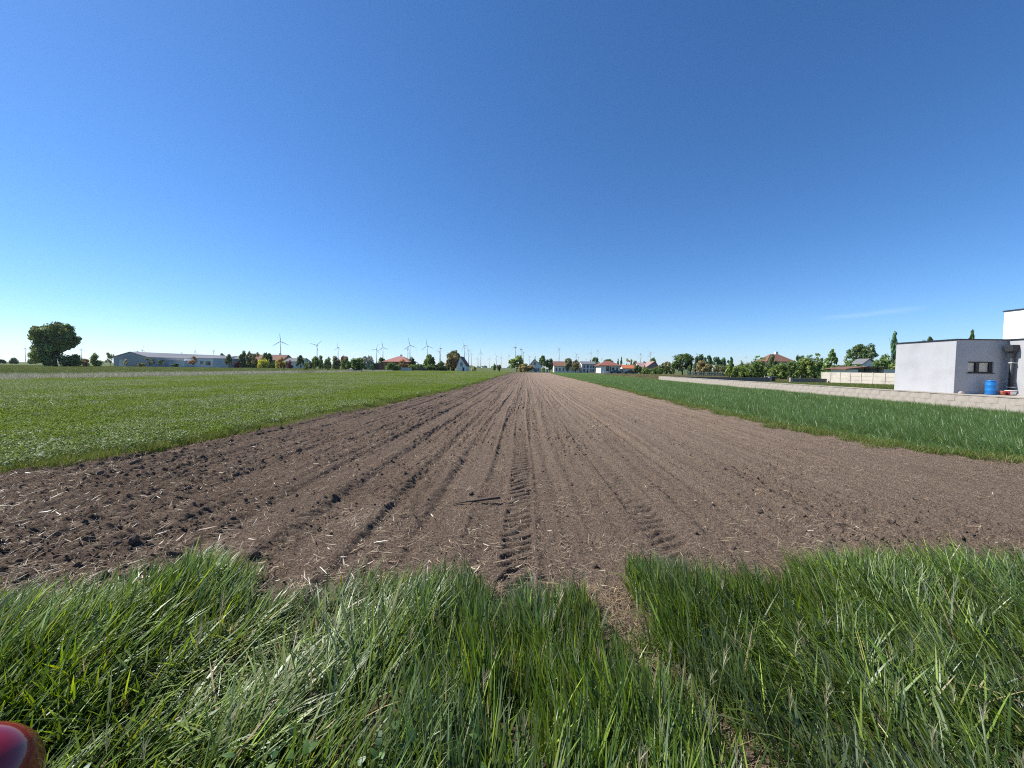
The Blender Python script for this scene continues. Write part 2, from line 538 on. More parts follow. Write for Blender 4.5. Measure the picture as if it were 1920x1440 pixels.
# left crop: knee-low green fodder crop
pl = [patch_proto('fodder_patch', .5, 130, (.12, .25), (.004, .009), [(.11, .165, .042), (.165, .22, .060), (.24, .28, .12), (.44, .48, .38)], [4, 5, 2.6, 1.2], lean=(0, .5), bend=(.3, 1.3), segs=3, seed=20 + i, leafy=420) for i in range(4)]
pl += [patch_proto('fodder_patch', .5, 120, (.12, .24), (.004, .009), [(.125, .195, .034), (.175, .235, .042), (.11, .17, .045)], [4, 4, 2], lean=(0, .5), bend=(.3, 1.3), segs=3, seed=40 + i, leafy=380) for i in range(2)]
P, S = fill(lambda y: -41 if y > 18 else -14 - 1.5 * y, lambda y: float(edgeL(y)) - .12, 3.0, FIELD_END, .42, grow=.018)
off = .9 * (fbm(P[:, 1] * 0 + 3, P[:, 1] * 1.1, 3, 55) - .5)
k = P[:, 0] < edgeL(P[:, 1]) + off - .15
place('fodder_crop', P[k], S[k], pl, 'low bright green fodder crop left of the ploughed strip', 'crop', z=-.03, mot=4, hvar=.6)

# right crop: taller blue-green cereal
pr = [patch_proto('cereal_patch', .5, 300, (.24, .48), (.006, .012), [(.12, .205, .062), (.175, .27, .095), (.25, .34, .17), (.21, .27, .065)], [4, 4, 1.2, 1], lean=(.05, .35), bend=(.3, 1.2), az=math.pi * 1.0, segs=4, seed=60 + i, mat=m_cereal) for i in range(5)]
P, S = fill(lambda y: float(edgeR(y)) + .15, lambda y: 18.0 if y < 55 else 18.6, 2.0, 120, .40, grow=.02)
k = P[:, 0] > edgeR(P[:, 1]) + .5 * (fbm(P[:, 1] * 0 + 9, P[:, 1] * 1.1, 3, 58) - .5)
P, S = P[k], S[k]
e = np.clip((P[:, 0] - edgeR(P[:, 1])) / .9, 0, 1)
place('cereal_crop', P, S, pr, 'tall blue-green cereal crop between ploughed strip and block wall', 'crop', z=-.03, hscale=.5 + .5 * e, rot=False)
# yellowish margin of shorter grass along the cereal edge
pm = [patch_proto('margin_patch', .4, 130, (.10, .26), (.004, .008), [(.10, .16, .03), (.15, .18, .05), (.26, .22, .10)], [4, 3, 1.2], lean=(0, .5), bend=(.3, 1.2), segs=3, seed=80 + i) for i in range(3)]
n = 700; yy = 5.5 * np.exp(rng.uniform(0, 1, n) * math.log(100 / 5.5))
xx = edgeR(yy) + rng.normal(.05, .18, n) + .3 * (fbm(yy * 0, yy * 1.1, 3, 58) - .5)
n2 = 500; y2 = 4.5 * np.exp(rng.uniform(0, 1, n2) * math.log(100 / 4.5))
x2 = edgeL(y2) + rng.normal(-.1, .14, n2) + .4 * (fbm(y2 * 0 + 3, y2 * 1.1, 3, 55) - .5)
Pm = np.concatenate([np.stack([xx, yy], 1), np.stack([x2, y2], 1)])
place('margin_grass', Pm, np.full(len(Pm), .9), pm, 'thin yellowish grass fringing both edges of the bare soil', 'grass', z=-.02, hscale=.9)

# pale tall dry grass strip left of the fodder crop
pp = [patch_proto('pale_patch', .8, 260, (.35, .75), (.006, .012), [(.36, .34, .28), (.27, .26, .19), (.15, .18, .08), (.48, .46, .39)], [4, 4, 3, 1.6], lean=(0, .3), bend=(.1, .8), segs=3, seed=90 + i) for i in range(4)]
P, S = fill(lambda y: -50.5, lambda y: -41.0, 14, 120, .75, grow=.012)
d_ = fbm(P[:, 0] * .2, P[:, 1] * .2, 3, 71)
k = (d_ > .36) & (rng.uniform(0, 1, len(d_)) < .8)
place('dry_grass_strip', P[k], S[k], pp, 'pale grey dry grass strip between fodder crop and meadow', 'grass', z=-.06, hscale=1.0)
# rough meadow beyond it
pg = [patch_proto('meadow_patch', 1.0, 150, (.12, .34), (.012, .022), [(.075, .115, .028), (.11, .14, .04), (.17, .17, .07)], [4, 4, 2], lean=(0, .5), bend=(.2, 1.0), segs=3, seed=110 + i) for i in range(4)]
P, S = fill(lambda y: -60 - 1.5 * y, lambda y: -50, 18, 185, 1.6, grow=.012)
place('meadow_grass', P, S, pg, 'rough mown meadow grass in front of warehouse and gardens', 'grass', z=-.09)
P, S = fill(lambda y: 18.9, lambda y: 60.0, 56, 140, 1.5, grow=.01)
place('fallow_grass', P, S * .9, [patch_proto('fallow_patch', 1.0, 110, (.10, .25), (.012, .02), [(.16, .13, .06), (.10, .12, .035), (.22, .18, .09)], [4, 3, 2], segs=3, seed=130 + i) for i in range(3)],
      'brownish fallow grass beyond the end of the block wall', 'grass', z=-.07)

# ------------------------------------------------------------------ soil litter
m_straw = leaf('straw', transl=.1, gloss=.05, use_attr=True)
def straw_proto(i):
    rg = np.random.default_rng(200 + i); k = 2 if i < 3 else 5
    b = np.zeros((k, 3)); b[:, :2] = rg.normal(0, .07, (k, 2)); b[:, 2] = rg.uniform(.004, .02, k)
    cc = mixcol([(.36, .28, .18), (.46, .39, .28), (.26, .19, .12)], [4, 2, 3], k, .15, rg)
    return mesh_np('straw_piece', *(lambda v: (v[0], v[1]))(bl := blades(b, rg.uniform(.06, .2, k), rg.uniform(.003, .007, k) if i != 2 else np.full(k, .014), rg.uniform(0, 6.28, k), rg.uniform(1.35, 1.6, k), rg.uniform(-.5, .5, k), cc, cc * 1.1, 3, .2, rg)), m_straw, bl[2])
sp = [straw_proto(i) for i in range(8)]
def soil_pts(n, ymin, ymax, dens):
    u = rng.uniform(0, 1, n); y = 1 / (1/ymin + u * (1/ymax - 1/ymin))
    x = edgeL(y) + (edgeR(y) - edgeL(y)) * rng.uniform(0, 1, n)
    k = rng.uniform(0, 1, n) < dens(x, y)
    return x[k], y[k]
x, y = soil_pts(40000, 2.0, 60, lambda x, y: np.clip(.30 + .45 * np.clip((-x) / 4, 0, 1) + 1.6 * (fbm(x * .8, y * .8, 3, 301) - .5), .04, 1))
n = len(x); z = soil_height(x, y) + .006
sz = np.exp(rng.normal(-.88, .45, n)); sz = np.minimum(np.where(rng.uniform(0, 1, n) < .03, sz * 1.9, sz), .95)
scatter('straw_litter', np.stack([x, y, z], 1), np.stack([rng.normal(0, .15, n), rng.normal(0, .15, n), rng.uniform(0, 6.28, n)], 1), np.stack([sz]*3, 1), rng.integers(0, 8, n), sp,
        'bleached straw and maize stalk bits strewn over ploughed soil', 'straw')
def clod_proto(i):
    import bmesh
    bm = bmesh.new(); bmesh.ops.create_icosphere(bm, subdivisions=2, radius=1)
    rg = np.random.default_rng(400 + i); a = rg.normal(0, 1, (6, 3))
    for v in bm.verts:
        c = np.array(v.co); f_ = 1 + .28 * sum(np.sin(2.2 * c @ q + 1.3 * j) for j, q in enumerate(a)) / 3
        v.co = v.co * f_; v.co.z *= .72
    me = bpy.data.meshes.new('clod'); bm.to_mesh(me); bm.free(); me.materials.append(m_clod); return me
m_clod = surf('clod_soil', (.18, .136, .106), (.12, .09, .071), scale=4, rough=1, spec=.08, bump=.8, bscale=9)
cp = [clod_proto(i) for i in range(6)]
x, y = soil_pts(42000, 1.8, 45, lambda x, y: np.clip(.12 + .55 * np.clip((.5 - x) / 3.5, 0, 1) + 2.2 * (fbm(x * .9, y * .55, 3, 21) - .5), .06, 1))
n = len(x); sz = np.exp(rng.normal(-4.85, .55, n)); sz = np.where(rng.uniform(0, 1, n) < .02, sz * 2.2, sz); z = soil_height(x, y) + sz * .1
scatter('soil_clods', np.stack([x, y, z], 1), rng.uniform(0, 6.28, (n, 3)), np.stack([sz * rng.uniform(.8, 1.4, n), sz, sz], 1), rng.integers(0, 6, n), cp,
        'crumbly dark soil clods loose on the ploughed strip', 'soil')

# ------------------------------------------------------------------ foreground grass
EX = np.array([(-9, 2.41), (-3, 2.41), (-2.72, 2.51), (-2.6, 2.93), (-2.1, 2.93), (-1.75, 2.51), (-1.35, 2.61), (-1.2, 2.81), (-0.3, 2.73), (-0.12, 2.41), (0, 2.66), (0.48, 2.63), (0.58, 2.41), (0.7, 2.46), (0.82, 3.11), (1.5, 3.09), (1.85, 2.93), (2.3, 3.11), (2.8, 3.23), (3.8, 3.36), (9, 3.61)])
def gedge(x): return np.interp(x, EX[:, 0], EX[:, 1])
def path_c(y): return np.interp(y, [1.2, 1.55, 1.75, 2.05, 2.5, 2.9], [1.0, .88, .78, .66, .63, .64])
A = 430000
gx = rng.uniform(-6.2, 6.2, A); gy = rng.uniform(.35, 3.4, A)
k = (np.abs(gx) < 1.5 * gy + 1.0)
edge_n = .28 * (fbm(gx * 3, gx * 0 + 1, 3, 501) - .5)
thin = np.clip((gedge(gx) + edge_n - gy) / .22, 0, 1)
pw = .10 + .06 * (fbm(gy * 4, gx * 0, 2, 511) - .5)
onpath = np.clip((np.abs(gx - path_c(gy)) - pw * .7) / .08, 0, 1); onpath = np.where(gy > 2.9, 1, onpath)
onpath = np.maximum(onpath, np.clip((fbm(gx * 4, gy * 4, 2, 515) - .42) * 4, 0, .8)); onpath = np.maximum(onpath, np.where(gy < 1.45, .4, 0))
dens = fbm(gx * 2.5, gy * 2.5, 3, 521)
k &= rng.uniform(0, 1, A) < thin * onpath * np.clip(1.9 * (dens - .2), .10, 1) * .7
gx, gy = gx[k], gy[k]; n = len(gx)
lat = np.clip(gx / (.9 * gy + .4), -1.4, 1.4)                 # position across the strip
swirl = (fbm(gx * 1.1, gy * 1.1, 3, 531) - .5)
az = np.where(lat < -.25, 0.35, np.where(lat > .35, math.pi - .75, math.pi / 2)) + swirl * 3.6 + rng.normal(0, .75, n)
flat1 = np.exp(-(((gx + 1.25) / .38) ** 2 + ((gy - 1.75) / .35) ** 2)) + .8 * np.exp(-(((gx + 1.0) / .3) ** 2 + ((gy - 2.25) / .2) ** 2))
flat2 = .8 * np.exp(-(((gx - 1.35) / .30) ** 2 + ((gy - 1.95) / .30) ** 2))
leanm = .08 + .44 * np.abs(np.clip(lat, -1, 1)) + .5 * (fbm(gx * 1.7, gy * 1.7, 3, 541) - .35)
th0 = np.clip(leanm + .7 * flat1 + .6 * flat2 + rng.normal(0, .2, n), 0, 1.35)
th1 = np.clip(rng.gamma(1.6, .20, n) + .3 * flat1, 0, 1.9)
cell = vnoise(np.floor(gx * 7.5 + 2 * vnoise(gx * 3, gy * 3, 610)), np.floor(gy * 7.5 + 2 * vnoise(gx * 3, gy * 3, 611)), 612)
th0 = np.clip(th0 + .45 * (cell - .5), 0, 1.35); az = az + 1.6 * (cell - .5)
hmap = .22 + .17 * fbm(gx * 1.3, gy * 1.3, 3, 551)
h = hmap * rng.uniform(.4, 1.3, n) * np.where(gy < 1.5, .85, 1) * np.clip(.55 + .45 * np.clip((gedge(gx) - gy) / .5, 0, 1), .4, 1)
h = h * np.clip(.45 + (np.abs(gx - path_c(gy)) - .08) / .3, .45, 1)
h = h * (.72 + .5 * cell)
w = rng.uniform(.0055, .0140, n) * np.where((lat < -.45) & (rng.uniform(0, 1, n) < .3), 1.5, 1)
sel = fbm(gx * 1.6 + 5, gy * 1.6, 3, 561)
col = mixcol([G['deep'], G['mid'], G['bright'], G['glau']], [4.2, 4.2, 1.6, 1.6], n, .3)
col = col * (.68 + .6 * cell)[:, None]
col = col * 1.12
gl = np.clip((sel - .41) * 5, 0, 1) * (rng.uniform(0, 1, n) < .6)
col = col * (1 - gl[:, None]) + gl[:, None] * np.array(G['glau']) * np.exp(rng.normal(0, .2, n))[:, None]
yl = np.clip(flat1 * .9, 0, .85) * rng.uniform(0, 1, n)
col = col * (1 - yl[:, None]) + yl[:, None] * np.array(G['pale'])
dr = rng.uniform(0, 1, n) < .022 + .05 * flat1
col[dr] = np.array(G['dry']) * np.exp(rng.normal(0, .2, dr.sum()))[:, None]
gb = np.stack([gx, gy, np.minimum(soil_height(gx, gy), .02) - .01], 1)
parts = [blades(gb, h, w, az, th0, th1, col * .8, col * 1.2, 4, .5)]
# thin fine stems and short under-growth
ns = 34000
i_ = rng.integers(0, n, ns)
ub = gb[i_] + np.c_[rng.normal(0, .03, (ns, 2)), np.zeros(ns)]
cu = mixcol([(.06, .11, .022), (.12, .18, .035), (.30, .25, .13)], [4, 4, 1.8], ns)
parts.append(blades(ub, rng.uniform(.06, .18, ns), rng.uniform(.002, .005, ns), rng.uniform(0, 6.28, ns), rng.uniform(0, .9, ns), rng.uniform(0, 1.2, ns), cu, cu, 3, .5))
# dead straw lying on the bare path and along the soil edge
nd = 5200
dx = rng.uniform(-5, 5, nd); dy = gedge(dx) + rng.normal(.05, .16, nd)
q = rng.uniform(0, 1, nd) < .13
dy2 = rng.uniform(1.0, 2.8, nd); dx = np.where(q, path_c(dy2) + rng.normal(0, .10, nd), dx); dy = np.where(q, dy2, dy)
kk = rng.uniform(0, 1, nd) < np.where(q, 1, np.clip(fbm(dx * 2, dy * 2, 2, 571) * 2 - .6, 0, 1))
dx, dy = dx[kk], dy[kk]; nd = len(dx)
db = np.stack([dx, dy, soil_height(dx, dy) + .008], 1)
cd = mixcol([(.40, .31, .18), (.30, .22, .13), (.48, .40, .26)], [4, 3, 2], nd)
parts.append(blades(db, rng.uniform(.05, .16, nd), rng.uniform(.0018, .004, nd), rng.uniform(0, 6.28, nd), rng.uniform(1.1, 1.6, nd), rng.uniform(-.3, .3, nd), cd, cd, 3, .3))
# broad-leaved weeds at the near edge
nw = 420
wc = rng.uniform(0, 1, (60, 2)) * np.array([4.6, .5]) + np.array([-1.6, .9])
ci_ = rng.integers(0, 60, nw); wx = wc[ci_, 0] + rng.normal(0, .06, nw); wy = wc[ci_, 1] + rng.normal(0, .06, nw)
wb = np.stack([wx, wy, rng.uniform(.05, .2, nw)], 1)
cw = mixcol([(.09, .17, .04), (.13, .21, .06), (.06, .13, .03)], [4, 3, 3], nw)
parts.append(blades(wb, rng.uniform(.03, .055, nw), rng.uniform(.022, .035, nw), rng.uniform(0, 6.28, nw), rng.uniform(.7, 1.5, nw), rng.uniform(.2, .8, nw), cw, cw * 1.1, 4, .2))
# wild barley ears
ne = 70
ex = rng.uniform(-1.6, 1.9, ne); ey = rng.uniform(1.0, 2.2, ne); eaz = rng.normal(1.6, .9, ne)
for j in range(ne):
    a_ = eaz[j]; H = rng.uniform(.32, .46); th = rng.uniform(.1, .45)
    tip = np.array([ex[j] + H * math.sin(th) * math.cos(a_), ey[j] + H * math.sin(th) * math.sin(a_), H * math.cos(th)])
    cst = np.tile(np.array([[.20, .24, .08]]), (1, 1))
    parts.append(blades(np.array([[ex[j], ey[j], 0.0]]), np.array([H]), np.array([.003]), np.array([a_]), np.array([th]), np.array([.0]), cst, cst, 3, .1))
    na_ = 16; bb = tip + np.stack([np.zeros(na_), np.zeros(na_), np.linspace(-.035, .02, na_)], 1)
    ce = mixcol([(.34, .32, .17), (.26, .28, .12), (.30, .22, .20)], [3, 3, 1.5], na_)
    parts.append(blades(bb, rng.uniform(.035, .065, na_), np.full(na_, .0022), a_ + rng.normal(0, .9, na_), np.clip(th + rng.normal(.15, .18, na_), 0, 1.2), rng.uniform(0, .3, na_), ce, ce * 1.2, 2, .4))
V, Fc, C = merge(parts)
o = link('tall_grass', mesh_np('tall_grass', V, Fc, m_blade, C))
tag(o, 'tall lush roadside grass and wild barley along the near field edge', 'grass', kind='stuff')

#PART2
# ------------------------------------------------------------------ trees
def leaf_quads(P, size, nrm, rg):
    """small leaf-clump quads at P, oriented around nrm with jitter"""
    n = len(P)
    d = nrm + rg.normal(0, .7, (n, 3)); d /= np.linalg.norm(d, axis=1)[:, None] + 1e-6
    a = np.cross(d, rg.normal(0, 1, (n, 3))); a /= np.linalg.norm(a, axis=1)[:, None] + 1e-6
    b = np.cross(d, a)
    s_ = (size * np.exp(rg.normal(0, .3, n)))[:, None]
    V = np.stack([P - a * s_, P + b * s_ * .55 + d * s_ * .15, P + a * s_, P - b * s_ * .55 + d * s_ * .15], 1).reshape(-1, 3)
    Fq = np.arange(n * 4).reshape(n, 4)
    return V, Fq


def crown_mesh(kind, seed, n=1600, size=.045):
    """unit crown: about 1 wide, z from 0 (tree base) to 1 (top)"""
    rg = np.random.default_rng(seed)
    lobes = []
    if kind == 'round':
        for i in range(26):
            v = rg.normal(0, 1, 3); v /= np.linalg.norm(v); r_ = rg.uniform(.5, 1) ** .6
            lobes.append((np.array([v[0] * .36 * r_, v[1] * .36 * r_, .53 + v[2] * .37 * r_]), rg.uniform(.09, .17)))
    elif kind == 'oval':
        for i in range(26):
            v = rg.normal(0, 1, 3); v /= np.linalg.norm(v); r_ = rg.uniform(.4, 1) ** .6
            z = .52 + v[2] * .40 * r_; k = 1.15 - .75 * max(0, z - .5)
            lobes.append((np.array([v[0] * .36 * r_ * k, v[1] * .36 * r_ * k, z]), rg.uniform(.08, .15)))
    elif kind == 'bush':
        for i in range(24):
            a = rg.uniform(0, 6.28); q = rg.uniform(0, 1) ** .5
            lobes.append((np.array([.38 * q * math.cos(a), .38 * q * math.sin(a), rg.uniform(.12, .85 - .35 * q)]), rg.uniform(.11, .2)))
    elif kind == 'conifer':
        for i in range(40):
            z = rg.uniform(.08, .95); q = (1 - z) * .42; a = rg.uniform(0, 6.28)
            lobes.append((np.array([q * math.cos(a), q * math.sin(a), z]), .05 + .09 * (1 - z)))
    elif kind == 'poplar':
        for i in range(34):
            z = rg.uniform(.14, .95); q = .34 * math.sin(math.pi * min(1, z * .9 + .12)) * rg.uniform(.3, 1); a = rg.uniform(0, 6.28)
            lobes.append((np.array([q * math.cos(a), q * math.sin(a), z]), rg.uniform(.08, .16)))
    elif kind == 'pine':
        for i in range(14):
            a = rg.uniform(0, 6.28); q = rg.uniform(.05, .4); z = rg.uniform(.5, .92) - q * .2
            lobes.append((np.array([q * math.cos(a), q * math.sin(a), z]), rg.uniform(.08, .15)))
    elif kind == 'open':
        for i in range(20):
            a = rg.uniform(0, 6.28); q = rg.uniform(.08, .42); z = rg.uniform(.36, .95) - q * .2
            lobes.append((np.array([q * math.cos(a), q * math.sin(a), z]), rg.uniform(.06, .13)))
    elif kind == 'upright':
        for i in range(15):
            a = rg.uniform(0, 6.28); q = rg.uniform(.05, .42); top = rg.uniform(.6, 1.0) - q * .3
            for z in np.linspace(.28, top, 5):
                k = .35 + .65 * (z - .2) / max(.2, top - .2)
                lobes.append((np.array([q * k * math.cos(a), q * k * math.sin(a), z]), .045 + .05 * (1 - (z - .28) / .8)))
    elif kind == 'broad':
        for i in range(110):
            z = rg.uniform(.06, .92); a = rg.uniform(0, 6.28); rm = .40 * (1 - max(0, (z - .5) / .5) ** 2.6 * .75) * (.82 + .18 * min(1, z / .25)); q = rm * rg.uniform(.1, 1) ** .5
            lobes.append((np.array([q * math.cos(a), q * math.sin(a), z]), rg.uniform(.055, .12)))
    wts = np.array([r_ ** 2 for _, r_ in lobes]); wts /= wts.sum()
    li = rg.choice(len(lobes), n, p=wts)
    cen = np.array([l[0] for l in lobes])[li]; rad = np.array([l[1] for l in lobes])[li]
    d = rg.normal(0, 1, (n, 3)); d /= np.linalg.norm(d, axis=1)[:, None]
    P = cen + d * (rad * rg.uniform(.45, 1.08, n))[:, None]
    d[:, 2] += .35
    V, Fq = leaf_quads(P, size, d, rg)
    c = np.exp(rg.normal(0, .28, n))[:, None] * np.ones((1, 3))
    lob = np.exp(rg.normal(0, .16, len(lobes)))[li][:, None]
    hue = rg.normal(0, .10, (n, 1))
    c = c * lob * np.concatenate([1 + hue, np.ones((n, 1)), 1 - hue], 1)
    return mesh_np('crown_' + kind, V, Fq, None, np.repeat(c, 4, 0))


def trunk_mesh(kind, seed, lean=0.0):
    rg = random.Random(seed); b = MB()
    top = {'conifer': .95, 'poplar': .85, 'pine': .8, 'bush': .3, 'open': .45}.get(kind, .6)
    w = {'broad': .045, 'bush': .03, 'open': .022}.get(kind, .028)
    pts = [(lean * z + rg.uniform(-.01, .01), rg.uniform(-.01, .01), z) for z in np.linspace(-.01, top, 5)]
    b.tube(pts, [w * 1.25, w, w * .85, w * .6, w * .3], 7)
    nl = {'conifer': 0, 'poplar': 5}.get(kind, 9)
    for i in range(nl):
        z0 = rg.uniform(.18, top * .8); a = i * 2.4 + rg.uniform(-.4, .4); q = rg.uniform(.2, .36)
        if kind == 'poplar': q *= .6
        z1 = min(.93, z0 + rg.uniform(.15, .42))
        b.tube([(lean * z0, 0, z0), (lean * z0 + q * .45 * math.cos(a), q * .45 * math.sin(a), z0 + (z1 - z0) * .4), (lean * z0 + q * math.cos(a), q * math.sin(a), z1)], [w * .5, w * .33, w * .12], 5)
    return b.mesh('trunk_' + kind, m_bark)


m_bark = surf('bark', (.085, .065, .048), (.045, .036, .028), scale=6, rough=1, spec=.1)
TINT = {'green': (.14, .215, .056), 'dark': (.092, .145, .042), 'light': (.19, .255, .06), 'olive': (.19, .20, .085), 'yellow': (0.500, 0.500, 0.090),
        'rust': (0.382, 0.246, 0.109), 'mid': (.175, .225, .07), 'bronze': (0.266, 0.224, 0.091), 'red': (0.225, 0.066, 0.074), 'pine': (0.078, 0.151, 0.060), 'blossom': (0.500, 0.500, 0.420), 'sparse': (0.420, 0.420, 0.211), 'bluegreen': (0.120, 0.225, 0.105)}
LM = {k: leaf('foliage_' + k, v, transl=.3, gloss=.025, rough=.5) for k, v in TINT.items()}
NV = {'round': 3, 'oval': 3, 'bush': 3, 'conifer': 2, 'poplar': 1, 'pine': 3, 'open': 3, 'upright': 2}
CR = {k: [crown_mesh(k, 700 + i * 13 + len(k), 1100 if k == 'open' else 2300, .044 if k != 'upright' else .03) for i in range(v)] for k, v in NV.items()}
CR['broad'] = [crown_mesh('broad', 999, 22000, .021), crown_mesh('broad', 1003, 7000, .026)]
TK = {k: trunk_mesh(k, 5 + len(k)) for k in CR}
TK_lean = trunk_mesh('open', 77, -.35)
_cnt = {}


def tree(label, x0, x1, ytop, Y, kind='round', tint='green', group=None, zb=-.08, var=None, lean=False, cat=None, name=None):
    """pixel span x0..x1 and top row, standing at distance Y on the ground"""
    xc = (x0 + x1) / 2; X = Xat(xc, Y); wd = (x1 - x0) / F * Y * math.cos(math.atan((xc - 960) / F)); ht = Zat(xc, ytop, Y) - zb
    c = _cnt.get(kind, 0); _cnt[kind] = c + 1
    var = c % len(CR[kind]) if var is None else var
    nm = name or {'bush': 'bush', 'conifer': 'conifer_tree', 'pine': 'pine_tree', 'poplar': 'poplar_tree', 'open': 'fruit_tree'}.get(kind, 'tree')
    e = empty(nm, (X, Y, zb), 0)
    tag(e, label, cat or ('bush' if kind == 'bush' else 'tree'), group)
    tr = link('trunk', TK_lean if lean else TK[kind], e); tr.scale = ((wd + ht) * .5,) * 2 + (ht,)
    if not lean: tr.scale = (wd * .5 + ht * .3, wd * .5 + ht * .3, ht)
    cr = link('crown', CR[kind][var], e); cr.scale = (wd, wd, ht); cr.rotation_euler = (0, 0, random.uniform(0, 6.28))
    if lean: cr.location = (-.22 * (wd + ht) * .5, 0, 0)
    if len(cr.material_slots) == 0: cr.data.materials.append(LM[tint])
    cr.material_slots[0].link = 'OBJECT'; cr.material_slots[0].material = LM[tint]
    return e


